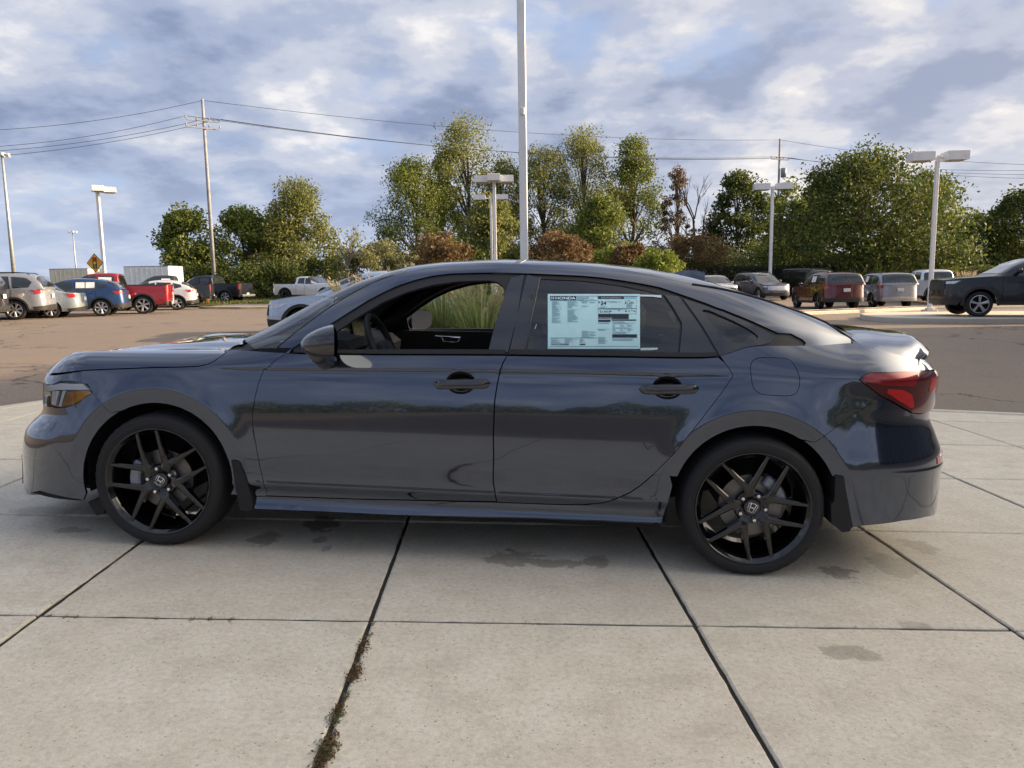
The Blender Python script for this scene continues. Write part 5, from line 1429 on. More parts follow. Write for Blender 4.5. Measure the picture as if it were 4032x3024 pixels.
VAN = dict(SUV, wb=3.43, fo=.85, ro=1.30, w=1.0, r=.37, top=[(-1, 1.08), (-.5, 1.15), (.2, 1.22), (2, 1.22), (5.0, 1.22)], roof=[(.15, 1.23), (.4, 1.55), (.7, 1.88), (.95, 2.02), (1.5, 2.06), (3.5, 2.06), (4.4, 2.03), (4.62, 1.80), (4.70, 1.24)],
           win=[[(.55, 1.26), (.85, 1.72), (1.35, 1.84), (1.35, 1.26)], [(1.50, 1.28), (1.50, 1.85), (2.6, 1.85), (2.6, 1.28)], [(2.75, 1.28), (2.75, 1.85), (4.1, 1.85), (4.1, 1.28)]], ws=(.20, .90, .40, .48), rw=(4.48, 4.68, .5, .4), rails=None, seams=[.3, 1.42, 2.67], hand=[1.2, 1.6], mir=(.62, 1.40), tumble=.82, archtrim=False, hl=(.9, 1.05), cf=.5)
def at_d(u, d): q = wat(u, 640, d); return (q.x, d, gz(q.x, d))
def lot_at(u, v): p = gp(u, v); return (p.x, p.y, gz(p.x, p.y))
G_L = 'vehicles parked in the row by the road'; G_R = 'vehicles parked below the trees'
# row on the left, noses away from us to the left (rear wheel, near side, from the photograph)
def row(u, v): return lot_at(u, v)
vehicle('silver-grey tall SUV with black wheel-arch trim, beside the silver saloon', 'car', SUV, (.27, .285, .31), row(35, 691), rad(17), group=G_L, rimcol='silver', wheelstyle=7)
vehicle('black SUV tail with red lamp, cut off beside the silver-grey SUV', 'car', SUV, (.012, .012, .013), row(-82, 699), rad(17), group=G_L)
vehicle('silver saloon between the grey SUV and the blue SUV', 'car', SED, (.27, .31, .34), row(112, 687), rad(17), group=G_L, wheelstyle=7)
vehicle('dark blue SUV with white sheets in its side window', 'car', XUV, (.018, .055, .15), row(221, 683), rad(17), group=G_L, paper=[(2.02, 1.33, .34, .26), (2.40, 1.33, .34, .26)], wheelstyle=7)
vehicle('red crew-cab pickup with chrome bumper and white sheet in its window', 'pickup', dict(TRK, chromebump=True), (.26, .012, .018), row(311, 678), rad(17), group=G_L, paper=[(2.15, 1.58, .55, .26)], wheelstyle=6, name='pickup_truck')
vehicle('white SUV with black arches parked beyond the red pickup', 'car', XUV, (.74, .74, .73), row(384, 670), rad(17), group=G_L, wheelstyle=5)
vehicle('dark grey pickup with white sheet in its rear door window', 'pickup', dict(TRK, chromebump=False), (.030, .034, .042), row(418, 661), rad(17), group=G_L, paper=[(2.2, 1.58, .5, .26)], name='pickup_truck')
vehicle('black pickup with its tailgate toward us at the end of the row', 'pickup', dict(TRK, chromebump=True), (.010, .011, .016), row(488, 655), rad(-8), group=G_L, name='pickup_truck')
vehicle('white pickup with black arches standing alone on the grass verge', 'pickup', dict(TRK, wb=3.35, ro=1.15, top=[(-1, 1.12), (-.6, 1.18), (.5, 1.24), (1.6, 1.22), (2.5, 1.24), (2.55, 1.26), (4.6, 1.30)], roof=[(.45, 1.24), (.8, 1.46), (1.1, 1.66), (1.4, 1.80), (1.8, 1.84), (2.2, 1.83), (2.42, 1.78), (2.52, 1.25)],
        win=[[(.95, 1.27), (1.25, 1.58), (1.55, 1.70), (1.62, 1.70), (1.62, 1.27)], [(1.70, 1.28), (1.70, 1.71), (2.18, 1.69), (2.28, 1.30)]], rw=(2.44, 2.51, .5, .45), bed=(2.64, 4.24), tlp=[(4.25, 1.24), (4.62, 1.24), (4.62, .95), (4.3, .95)], seams=[.7, 1.66, 2.4], hand=[1.5, 2.2], chromebump=False, r=.43, gap=.10), (.80, .80, .80),
        at_d(617, 58), rad(163), which='r', side=1, group='vehicles on the verge', paper=None, wheelstyle=6, rimcol='black', name='pickup_truck')
# pale blue crossover and a paler car nose beyond the bonnet of the grey saloon
vehicle('pale blue crossover, its nose showing past the windscreen of the grey saloon', 'car', dict(XUV, blackmir=True), (.36, .44, .60), tuple(lot_at(655, 733)), rad(4), which='f', group='cars behind the grass bed')
vehicle('icy white hatchback, its nose just ahead of the pale blue crossover', 'car', dict(XUV), (.62, .68, .76), tuple(lot_at(652, 722)), rad(2), which='f', group='cars behind the grass bed', scale=.97)
# right-hand side
vehicle('maroon SUV with twin white sheets on its window, tail toward the kerb', 'car', dict(SUV), (.085, .012, .014), lot_at(1768, 668), rad(-90), which='r', side=-1, group=G_R, rimcol='black', paper=[(2.15, 1.45, .22, .30), (2.42, 1.45, .22, .30)])
vehicle('silver SUV with chrome bumper strip beside the maroon SUV', 'car', dict(SUV, archtrim=False, rails=(1.6, 3.3)), (.22, .235, .265), lot_at(1884, 665), rad(-92), which='r', side=-1, group=G_R, rimcol='black', paper=[(2.2, 1.45, .3, .3)], cladding=M_SILV)
vehicle('white pickup behind the lamp post, its rear window to us', 'pickup', TRK, (.72, .75, .80), lot_at(2010, 657), rad(-88), which='r', side=-1, group=G_R, name='pickup_truck')
vehicle('black pickup standing on the raised concrete island', 'pickup', dict(TRK, wb=3.18, fo=1.0, ro=1.15, w=1.0, r=.385, top=[(-1.1, 1.10), (-.6, 1.16), (.5, 1.22), (1.6, 1.20), (2.55, 1.24), (2.6, 1.27), (4.4, 1.33)], roof=[(.38, 1.21), (.75, 1.42), (1.1, 1.62), (1.5, 1.76), (1.95, 1.80), (2.3, 1.79), (2.56, 1.70), (2.78, 1.27)],
        win=[[(.85, 1.24), (1.2, 1.52), (1.55, 1.66), (1.72, 1.67), (1.72, 1.24)], [(1.82, 1.25), (1.82, 1.675), (2.30, 1.64), (2.44, 1.28)]], rw=(2.60, 2.75, .5, .45), bed=(2.86, 4.1), tlp=[(4.1, 1.28), (4.4, 1.28), (4.4, .95), (4.15, .95)], seams=[.6, 1.77, 2.5], hand=[1.55, 2.3], hl=(1.0, 1.12), chromebump=False), (.004, .0045, .008),
        (lambda p: (p.x, p.y, gz(p.x, p.y) + .16))(gp(2112, 684, .16)), rad(-12), which='f', side=-1, group=G_R, name='pickup_truck', wheelstyle=5, flake=.02, scale=1.04)
vehicle('grey SUV facing us with a bright grille, beside the black van', 'car', dict(SUV, grillemat=M_SILV), (.085, .085, .10), at_d(1640, 50), rad(99), which='f', side=1, group=G_R)
vehicle('white crossover facing us next to the hedge', 'car', XUV, (.78, .79, .80), at_d(1532, 51), rad(93), which='f', side=1, group=G_R)
vehicle('black full-size van with dark windows, under the trees', 'van', VAN, (.010, .011, .010), at_d(1764, 54), rad(103), which='f', side=1, group=G_R, name='parked_van')
vehicle('dark red saloon half hidden behind the maroon SUV', 'car', SED, (.10, .012, .014), at_d(1850, 54), rad(100), which='f', side=1, group=G_R)
vehicle('dark blue SUV with roof bars below the big tree', 'car', dict(SUV), (.014, .018, .035), at_d(1938, 58), rad(100), which='f', side=1, group=G_R, paper=None)
# ================================================================== planting, trees, posts
def leaf_mat(name, c0, c1, c2, trans=.35):
    t = NT(name); g = t.n('ShaderNodeNewGeometry'); v = t.coord('Object')
    c = t.ramp(g.outputs['Random Per Island'], [(.0, c0), (.5, c1), (1., c2)])
    c = t.mix(t.ramp(t.noise(v, .5, 3), [(.4, 0.), (.7, .35)]), c, c2)
    b = t.bsdf(c, .6, spec=.3); tr = t.n('ShaderNodeBsdfTranslucent'); t.L.new(c, tr.inputs[0])
    mx = t.n('ShaderNodeMixShader'); mx.inputs[0].default_value = trans; t.L.new(b, mx.inputs[1]); t.L.new(tr.outputs[0], mx.inputs[2])
    return t.done(mx.outputs[0])
LM = {'green': leaf_mat('leaf_green', (0.0674, 0.1008, 0.0205), (0.1348, 0.1841, 0.0375), (0.2697, 0.2906, 0.0597)),
      'airy': leaf_mat('leaf_airy', (0.1013, 0.144, 0.0413), (0.1924, 0.225, 0.066), (0.3443, 0.333, 0.1073), .45),
      'dark': leaf_mat('leaf_dark', (0.0284, 0.054, 0.015), (0.0607, 0.099, 0.024), (0.1721, 0.189, 0.0375)),
      'brown': leaf_mat('leaf_brown', (.075, .048, .022), (.15, .095, .045), (.27, .185, .09)),
      'lime': leaf_mat('leaf_lime', (0.0938, 0.1375, 0.02), (0.1625, 0.225, 0.0312), (0.275, 0.3125, 0.0625)),
      'scrub': leaf_mat('leaf_scrub', (0.0924, 0.1127, 0.0431), (0.168, 0.1851, 0.077), (0.2856, 0.2656, 0.1309)),
      'hedge': leaf_mat('leaf_hedge', (0.0385, 0.0605, 0.014), (0.0788, 0.1092, 0.0252), (0.14, 0.168, 0.042))}
M_BARK = simple('bark', (.10, .08, .062), .9, nscale=6, namt=.4, bump=.6, bscale=30)
M_PALEBARK = simple('pale_bark', (.26, .23, .20), .9, nscale=6, namt=.3)
def leaves(name, P, size, rng, mat, parent, aspect=.55, kind=None, droop=.25):
    """one quad leaf spray per point, random attitude"""
    n = len(P); d = rng.normal(size=(n, 3)); d[:, 2] -= droop; d /= np.linalg.norm(d, axis=1, keepdims=True)
    u = rng.normal(size=(n, 3)); b = np.cross(d, u); b /= np.maximum(np.linalg.norm(b, axis=1, keepdims=True), 1e-6)
    s = size * rng.uniform(.55, 1.35, (n, 1)); c = np.cross(b, d) * (s * .12)
    V = np.stack([P - d * s * .5, P + b * s * aspect * .5 + c, P + d * s * .5, P - b * s * aspect * .5 + c], 1).reshape(-1, 3)
    me = bpy.data.meshes.new(name); me.vertices.add(4 * n); me.vertices.foreach_set('co', V.astype(np.float32).ravel())
    me.loops.add(4 * n); me.loops.foreach_set('vertex_index', np.arange(4 * n, dtype=np.int32)); me.polygons.add(n)
    me.polygons.foreach_set('loop_start', np.arange(0, 4 * n, 4, dtype=np.int32)); me.polygons.foreach_set('loop_total', np.full(n, 4, np.int32))
    me.materials.append(mat); me.update(calc_edges=True); me.validate()
    o = link(bpy.data.objects.new(name, me), parent)
    if kind: o['kind'] = kind
    return o
def tree(name, label, base, h, cw, mat, seed, n=5000, leaf=.28, c0=.22, blobs=None, bark=None, group=None, cat='tree', cl=.55, trunk=.14, nclus=70, gap=0., lean=0., shape='round'):
    """trunk, limbs to leaf clusters, leaves spread round the clusters"""
    rng = np.random.default_rng(seed); rnd_ = random.Random(seed)
    root = thing(name, label, cat, base, rng.uniform(0, 6.28), group)
    bark = bark or M_BARK
    zc0 = h * c0; C = []
    for k in range(nclus):
        t = rng.uniform(0, 1) ** .85; z = zc0 + (h - zc0) * t
        if shape == 'round': prof = math.sin(math.pi * min(1, (.12 + .88 * t))) ** .6 * (1 - .25 * t)
        elif shape == 'cone': prof = (1 - t) ** .7 + .08
        elif shape == 'vase': prof = .62 + .38 * t if t < .6 else (.85 - (t - .6) * 1.6)
        else: prof = 1 - .55 * t ** 2.2
        a = rng.uniform(0, 6.283); rr = cw * max(.05, prof) * rng.uniform(.25, 1.0) ** .6
        C.append((rr * math.cos(a) + lean * t, rr * math.sin(a), z - rng.uniform(0, .06) * h))
    C = np.array(C); wts = rng.uniform(.35, 1.0, nclus); cnt = (wts / wts.sum() * n).astype(int)
    P = []
    for c, k in zip(C, cnt):
        s = cl * rng.uniform(.6, 1.4) * max(cw, h * .16) * .60
        q = rng.normal(size=(k, 3)); q /= np.linalg.norm(q, axis=1, keepdims=True); q *= rng.uniform(.15, 1, (k, 1)) ** .55
        P.append(c + q * s * np.array([1, 1, .72]))
    P = np.concatenate(P); P = P[P[:, 2] > .12 * h * min(c0 * 3, 1)]
    tb = MB(); pts = [(0, 0, -.2)]; x = y = 0
    for k in range(1, 7): x += rnd_.uniform(-.02, .02) * h + lean * .12; y += rnd_.uniform(-.02, .02) * h; pts.append((x, y, h * .88 * k / 6))
    rt = trunk * h / 10; tb.tube(pts, [rt * (1.15 - k / 7.0) + .02 for k in range(7)], 7)
    tr = tb.build('trunk', bark, root, True)
    lb = MB()
    for c in C[rng.permutation(nclus)[:int(nclus * .55)]]:
        k = min(5, max(1, int((c[2] * .72) / (h * .88 / 6)))); p0 = Vector(pts[k]); p1 = Vector(c); md = p0.lerp(p1, .55) + Vector((0, 0, .05 * h * rnd_.uniform(.2, 1)))
        if (p1 - p0).length > .4: lb.tube([p0, md, p1], [rt * .34, rt * .2, .012], 4, False)
    lb.build('limbs', bark, tr, True, fix=False)
    leaves('crown', P, leaf, rng, mat, root)
    return root
def bare_tree(label, base, h, seed, spread=.5, mat=None, group=None, leafmat=None, nleaf=0, name='bare_tree'):
    rnd_ = random.Random(seed); root = thing(name, label, 'tree', base, 0, group); mat = mat or M_BARK
    tips = []; tb = MB(); bb = MB()
    tb.tube([(0, 0, -.1), (.02 * h, 0, h * .35), (0, .02 * h, h * .62)], [.016 * h, .012 * h, .008 * h], 6)
    def br(p, d, L, r, lv, dest):
        q = p + d * L; md = p + d * L * .5 + Vector((rnd_.uniform(-1, 1), rnd_.uniform(-1, 1), rnd_.uniform(0, 1))) * L * .08
        dest.tube([p, md, q], [r, r * .8, r * .55], 4, False); tips.append(q)
        if lv > 0:
            for _ in range(3):
                nd = (d + Vector((rnd_.uniform(-1, 1), rnd_.uniform(-1, 1), rnd_.uniform(-.2, .8))) * spread).normalized(); br(p.lerp(q, rnd_.uniform(.5, 1)), nd, L * rnd_.uniform(.5, .8), r * .55, lv - 1, dest)
    for k in range(7):
        a = rnd_.uniform(0, 6.28); p = Vector((.01 * h, .01 * h, h * rnd_.uniform(.3, .62))); br(p, Vector((math.cos(a) * spread * 1.2, math.sin(a) * spread * 1.2, 1)).normalized(), h * .22, .006 * h, 3, bb)
    t = tb.build('trunk', mat, root, True); bb.build('branches', mat, t, True, fix=False)
    if nleaf:
        rng = np.random.default_rng(seed); T = np.array([tuple(q) for q in tips]); P = T[rng.integers(0, len(T), nleaf)] + rng.normal(size=(nleaf, 3)) * .28; leaves('crown', P, .22, rng, leafmat, root)
    return root
def px_tree(u_, top, dist, zbase=None):
    """foot and height of something whose top shows at pixel (u_, top) at the given depth"""
    p = wat(u_, top, dist); z0 = gz(p.x, dist) - .08 if zbase is None else zbase
    return (p.x, dist, z0), p.z - z0
GT = 'trees along the far side of the lot'
def T(label, u_, top, dist, cwpx, mat, seed, **k):
    b, h = px_tree(u_, top, dist); cw = cwpx * 1.5 / 1661.0 * dist; k['n'] = int(k.get('n', 5000) * 1.9)
    return tree(k.pop('name', 'broadleaf_tree'), label, b, h, cw, LM[mat], seed, group=k.pop('group', GT), **k)
T('leafy green tree leaning over the utility pole foot', 398, 452, 66, 52, 'green', 11, n=5200, leaf=.30, c0=.12, nclus=80)
T('bushy green tree between two taller neighbours beyond the parked trucks', 522, 456, 68, 60, 'green', 12, n=6000, leaf=.30, c0=.10, nclus=85)
T('tall green tree with a pointed top beyond the white pickup', 640, 402, 68, 72, 'airy', 13, n=9300, leaf=.24, c0=.12, nclus=85, shape='cone')
T('low green tree filling the gap beside the pointed one', 590, 470, 72, 50, 'dark', 14, n=4000, leaf=.30, c0=.08)
T('spreading pale tree at the left end of the tall grove', 890, 340, 78, 70, 'green', 21, n=10850, leaf=.24, c0=.10, nclus=110, cl=.52)
T('tallest feathery tree of the grove', 1003, 268, 82, 74, 'airy', 22, n=10075, leaf=.24, c0=.16, nclus=110, cl=.52, shape='vase')
T('dark ivy-clad tree inside the tall grove', 955, 330, 86, 36, 'dark', 23, n=4200, leaf=.32, c0=.10, nclus=70, cl=.42)
T('slim feathery tree right behind the tall white post', 1090, 345, 84, 50, 'airy', 24, n=7130, leaf=.24, c0=.12, nclus=80, cl=.52)
T('feathery tree just right of the tall white post', 1172, 310, 82, 58, 'airy', 25, n=7130, leaf=.24, c0=.14, nclus=80, cl=.52, shape='vase')
T('full feathery tree in the middle of the grove', 1258, 288, 84, 66, 'airy', 26, n=9920, leaf=.24, c0=.12, nclus=100, cl=.52, shape='vase')
T('dense pointed tree at the right end of the tall grove', 1368, 306, 84, 62, 'green', 27, n=11160, leaf=.24, c0=.10, nclus=110, cl=.52, shape='cone')
T('medium tree below the grove behind the brown magnolias', 1060, 430, 72, 54, 'airy', 28, n=8060, leaf=.28, c0=.06, nclus=80, cl=.52)
T('rounded green tree low in the grove', 1300, 430, 74, 60, 'green', 29, n=8680, leaf=.28, c0=.06, nclus=80, cl=.52)
T('half-bare autumn tree with rusty lower leaves', 1462, 352, 80, 34, 'brown', 30, n=1900, leaf=.24, c0=.25, nclus=60, cl=.35, shape='cone')
bare_tree('leafless branching tree beside the rusty one', *(lambda q: (q[0], q[1]))(px_tree(1500, 368, 80)), 31, .45, group=GT)
T('dark rounded tree behind the small two-headed lamp post', 1600, 372, 82, 56, 'dark', 32, n=7000, leaf=.33, c0=.08, nclus=100, cl=.45)
T('dark tree behind the right-hand utility pole', 1700, 392, 84, 48, 'green', 33, n=6000, leaf=.33, c0=.08, nclus=90, cl=.42)
T('smaller dark tree beside the right-hand utility pole', 1768, 378, 88, 40, 'dark', 34, n=4600, leaf=.33, c0=.10, nclus=80, cl=.42)
T('huge dark spreading tree above the parked SUVs', 1880, 335, 62, 150, 'dark', 35, n=16000, leaf=.30, c0=.10, nclus=190, cl=.36, trunk=.22)
T('olive tree showing above the two-headed lamp post', 2010, 372, 76, 62, 'green', 36, n=5200, leaf=.32, c0=.12, nclus=80)
T('low tree line piece right of the lamp post', 2110, 470, 72, 72, 'green', 37, n=6200, leaf=.30, c0=.06, nclus=90)
T('dark tree cut by the right edge above the black pickup', 2205, 405, 70, 50, 'dark', 38, n=6000, leaf=.30, c0=.06, nclus=90)
bare_tree('thin dead sapling with a few leaves near the white pickup', *px_tree(742, 480, 60), 41, .4, M_PALEBARK, leafmat=LM['green'], nleaf=260)
# shrubs
GB_ = 'shrubs in front of the trees'
def B(label, u_, top, dist, cwpx, mat, seed, **k): return T(label, u_, top, dist, cwpx, mat, seed, name='shrub', group=GB_, cat='shrub', c0=.0, trunk=.10, shape=k.pop('shape', 'dome'), **k)
for (lab, u_, tp, dist, wpx, sd) in (('round brown-leaved magnolia nearest the three-headed lamp post', 955, 512, 50, 64, 51), ('round brown-leaved magnolia right of the tall white post', 1215, 510, 50, 58, 52), ('small brown magnolia beside the lime-green shrub', 1366, 528, 52, 36, 53), ('wide brown magnolia above the shark-fin aerial', 1500, 512, 64, 56, 54)):
    B(lab, u_, tp, dist, wpx, 'brown', sd, n=4200, leaf=.24, nclus=60, cl=.5)
B('bright lime-green shrub between the brown magnolias', 1422, 545, 48, 44, 'lime', 55, n=3400, leaf=.20, nclus=50, cl=.5)
B('mid-green shrub beside the lime-green one', 1305, 535, 54, 40, 'lime', 56, n=2600, leaf=.22, nclus=40)
for i, (u_, tp, dist, wpx, mt) in enumerate(((770, 545, 60, 40, 'scrub'), (820, 530, 62, 46, 'scrub'), (870, 545, 58, 40, 'scrub'), (700, 560, 66, 40, 'hedge'), (440, 565, 64, 50, 'hedge'), (520, 575, 62, 46, 'hedge'), (610, 575, 64, 50, 'hedge'), (360, 585, 68, 30, 'hedge'))):
    B(('grey-green scrub bush below the grove', 'dark undergrowth bush below the roadside trees')[mt == 'hedge'], u_, tp, dist, wpx, mt, 60 + i, n=2600, leaf=.24, nclus=45)
for i, u_ in enumerate(range(1000, 2230, 62)):
    B(('dark green', 'grey-green', 'dark green', 'mid-green')[i % 4] + ' undergrowth bush at the foot of the trees', u_, 536 + (i * 37 % 29) - 14, 68 + (i * 53 % 9), 56, ('hedge', 'scrub', 'hedge', 'green')[i % 4], 80 + i, n=2300, leaf=.27, nclus=36)
def hedge(label, u0, u1, topv, dist, seed):
    a, b = wat(u0, topv, dist), wat(u1, topv, dist); z0 = gz((a.x + b.x) / 2, dist) - .05; rng = np.random.default_rng(seed)
    root = thing('clipped_hedge', label, 'hedge', ((a.x + b.x) / 2, dist, z0)); L = b.x - a.x; h = a.z - z0; n = 5200
    P = np.stack([rng.uniform(-L / 2, L / 2, n), rng.uniform(-.7, .7, n), h * rng.uniform(0, 1, n) ** .6], -1); P[:, 2] += .12 * np.sin(P[:, 0] * 1.7)
    leaves('foliage', P, .16, rng, LM['hedge'], root)
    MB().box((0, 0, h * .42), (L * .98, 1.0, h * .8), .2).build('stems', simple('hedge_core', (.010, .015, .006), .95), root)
hedge('low clipped hedge behind the white people carrier', 1480, 1845, 562, 63, 7)
hedge('low clipped hedge behind the black pickup on the island', 1960, 2230, 578, 61, 8)
# fern-like palmetto and grasses
def fronds(name, label, cat, base, n, L, mat, seed, up=.9, w=.05, group=None, plume=None, seg=6, bend=1.0):
    rng = random.Random(seed); root = thing(name, label, cat, base, 0, group); mb = MB(); pm = MB()
    for k in range(n):
        a = rng.uniform(0, 6.283); l = L * rng.uniform(.6, 1.1); r0 = rng.uniform(0, .22) * L * .5; el = up * rng.uniform(.75, 1.08); p = Vector((r0 * math.cos(a + rng.uniform(-.6, .6)), r0 * math.sin(a), 0))
        d = Vector((math.cos(a) * math.cos(el * 1.5708), math.sin(a) * math.cos(el * 1.5708), math.sin(el * 1.5708))); sd = Vector((-math.sin(a), math.cos(a), 0)); vs = []
        b = bend * rng.uniform(.5, 1.3)
        for i in range(seg + 1):
            t = i / seg; ww = w * (1 - t) ** .7 + .0015; vs += [p + sd * ww * .5, p - sd * ww * .5]
            p = p + d * l / seg; d = (d + Vector((0, 0, -.30 * b * t))).normalized()
        mb.add(vs, [(2 * i, 2 * i + 1, 2 * i + 3, 2 * i + 2) for i in range(seg)])
        if plume and rng.random() < plume:
            tip = Vector((r0 * math.cos(a), r0 * math.sin(a), 0)) + Vector((math.cos(a) * .2 * l, math.sin(a) * .2 * l, l * .80)); dd = (Vector((math.cos(a) * .5, math.sin(a) * .5, .8))).normalized()
            pm.tube([tip - dd * l * .5, tip], [.004, .003], 3, False)
            for j in range(16):
                t = j / 16; q = tip + dd * .30 * t; o = Vector((rng.uniform(-1, 1), rng.uniform(-1, 1), rng.uniform(0, .9))) * .055 * (1 - t * .6); pm.add([q, q + o + Vector((.006, 0, 0)), q + o * 1.25 + dd * .05, q + dd * .02], [(0, 1, 2, 3)])
    o = mb.build('blades', mat, root, False, fix=False); o['kind'] = 'stuff'
    if plume: o = pm.build('plumes', LM['plume'], root, False, fix=False); o['kind'] = 'stuff'
    return root
LM['blade'] = leaf_mat('grass_blade', (.13, .20, .06), (.27, .36, .12), (.48, .52, .25), .45)
LM['plume'] = leaf_mat('grass_plume', (.30, .27, .17), (.42, .37, .24), (.55, .48, .33), .4)
LM['straw'] = leaf_mat('dry_straw', (.22, .15, .08), (.36, .25, .14), (.50, .37, .22), .3)
GG = 'ornamental grass clumps in the bed behind the saloon'
mulch = simple('bark_mulch', (.10, .055, .032), .95, nscale=14, namt=.5, bump=1.0, bscale=22)
def bed(name, outline, mat, kerb=True, h=.15, kw=.16, top=None):
    pl = resample(outline, .4)
    if area2(pl) < 0: pl.reverse()
    n = len(pl); root = bpy.data.objects.new(name, None); COL.objects.link(root); tag(root, kind='structure')
    k0 = pl; k1 = inset2(pl, kw); kb = MB()
    ring = lambda P, z: [(x, y, gz(x, y) + z) for x, y in P]
    vs = ring(k0, -.06) + ring(k0, h - .02) + ring(inset2(pl, .02), h) + ring(k1, h) + ring(k1, h - .06)
    kb.add(vs, [(r * n + i, r * n + (i + 1) % n, (r + 1) * n + (i + 1) % n, (r + 1) * n + i) for r in range(4) for i in range(n)]); kb.build('kerb', M_KERB, root, True, auto=40)
    v, e, f, *_ = delaunay_2d_cdt([Vector(p) for p in k1] + [Vector(p) for p in grid_inside([k1], np.array(k1).min(0), np.array(k1).max(0), .5, .4)], [(i, (i + 1) % n) for i in range(n)], [], 1, 1e-6)
    V = np.array([tuple(q) for q in v]); Fc = tri_filter(V, f, [k1])
    rr = np.random.default_rng(2); Z = [gz(*p) + (h - .03 + rr.uniform(0, .03) if top is None else h - .006) for p in V]
    mesh_obj('bed_top', np.column_stack([V, Z]), Fc, mat, root)
    return root
bed('planting_bed', [(-2.9, 10.2), (-2.4, 9.7), (3.0, 9.6), (3.6, 10.2), (3.5, 12.6), (2.8, 13.2), (-2.2, 13.2), (-2.9, 12.5)], mulch)
for i, (x, y, s) in enumerate(((-1.75, 11.4, 1.2), (-1.05, 11.9, 1.35), (-.45, 11.3, 1.25), (.25, 11.8, 1.3), (.95, 11.3, 1.3), (1.7, 11.8, 1.25), (2.5, 11.4, 1.15), (-2.3, 11.9, 1.15))):
    fronds('ornamental_grass', 'clump of arching green ornamental grass with pale plumes, seen through the saloon windows', 'grass', (x, y, gz(x, y) + .10), 760, s * 1.05, LM['blade'], 200 + i, .80, .014, GG, .05, 7, 1.5)
p = gp(445, 658); fronds('dry_grass', 'straw-coloured grass clump at the kerb beside the dark pickups', 'grass', (p.x, p.y, gz(p.x, p.y)), 420, 1.3, LM['straw'], 300, .93, .03, None, None, 5, .7)
for i, (u_, d) in enumerate(((1990, 50), (2035, 49), (2085, 50))):
    q = wat(u_, 600, d); fronds('pampas_grass', 'pampas grass with straw-coloured plumes behind the black pickup', 'grass', (q.x, d, gz(q.x, d)), 260, 1.7, LM['straw'], 310 + i, .95, .03, 'pampas clumps', .25, 5, .6)
for i, (u_, d) in enumerate(((1835, 56), (1895, 56), (1868, 57))):
    q = wat(u_, 600, d); fronds('palmetto', 'green palmetto with arching fronds behind the parked SUVs', 'shrub', (q.x, d, gz(q.x, d)), 60, 3.0, LM['hedge'], 320 + i, .62, .22, 'palmettos', None, 7, .9)

# ---- lot features on the right and left
isl = [gp(1922, 698), gp(2040, 703), gp(2212, 706)]
a = isl[0]
bed('concrete_island', [(a.x, a.y + .9), (a.x + .25, a.y + .25), (a.x + 1.1, a.y - .25), (a.x + 3, a.y - .5), (a.x + 12, a.y - .9), (a.x + 12, a.y + 5.2), (a.x + 2, a.y + 4.8), (a.x + .6, a.y + 3.4), (a.x + .1, a.y + 2.0)], M_SLAB, True, .16, .18, top=1)
b0, b1 = gp(1728, 681), gp(2012, 669)
bed('mulch_island', [(b0.x - 2.2, b0.y + .8), (b0.x - 1.4, b0.y + .1), (b0.x, b0.y), (b1.x, b1.y), (b1.x + 6, b1.y + 1.2), (b1.x + 6, b1.y + 3.0), (b1.x, b1.y + 1.6), (b0.x, b0.y + 1.7), (b0.x - 1.6, b0.y + 1.5)], mulch, True, .13)
kl = [gp(u_, v_) for u_, v_ in ((430, 667), (520, 668), (600, 667), (680, 665), (760, 662), (860, 657))]
ribbon('verge_kerb', [(q.x, q.y) for q in kl], .3, .13, simple('yellowed_kerb', (.42, .36, .22), .85))
gv = [(q.x, q.y + .3) for q in kl]; gv2 = [(q[0] + .5, q[1] + 5.0 + .6 * math.sin(i * 2.1)) for i, q in enumerate(gv)]
gm = NT('pale_gravel'); vv = gm.coord('Object'); gm.done(gm.bsdf(gm.ramp(gm.voro(vv, 30), [(.0, (.42, .38, .32)), (.6, (.22, .19, .16))]), .95, 0, gm.bump(gm.noise(vv, 40), .8, .03)))
vs = [(x, y, gz(x, y) + .09) for x, y in gv] + [(x, y, gz(x, y) + .10) for x, y in gv2]; n = len(gv)
tag(mesh_obj('gravel_strip', vs, [(i, i + 1, n + i + 1, n + i) for i in range(n - 1)], gm.m), kind='structure')
# verge turf behind it: a lifted sheet with blades
tv = [(-24, 47), (-15.5, 47.5), (-8, 50), (2, 58), (8, 63), (8, 80), (-40, 80), (-40, 47)]
ground_sheet('grass_verge', tv, [], 3.0, M_VERGE, .05)
def turf(name, label, P, size, mat, seed):
    rng = np.random.default_rng(seed); o = leaves(name, P, size, rng, mat, None, .25, droop=-2.0); tag(o, label, 'grass', None, 'stuff'); return o
rng = np.random.default_rng(77); Q = np.stack([rng.uniform(-24, 4, 16000), rng.uniform(47, 68, 16000)], -1); kx = np.array([q.x for q in kl]); ky = np.array([q.y for q in kl]); Q = Q[Q[:, 1] > np.interp(Q[:, 0], kx, ky + 5.2)]
turf('verge_grass', 'short grass growing on the verge under the roadside trees', np.column_stack([Q, ground_z(Q[:, 0], Q[:, 1]) + .13]), .22, leaf_mat('verge_blades', (.05, .075, .018), (.085, .12, .03), (.20, .19, .08)), 78)

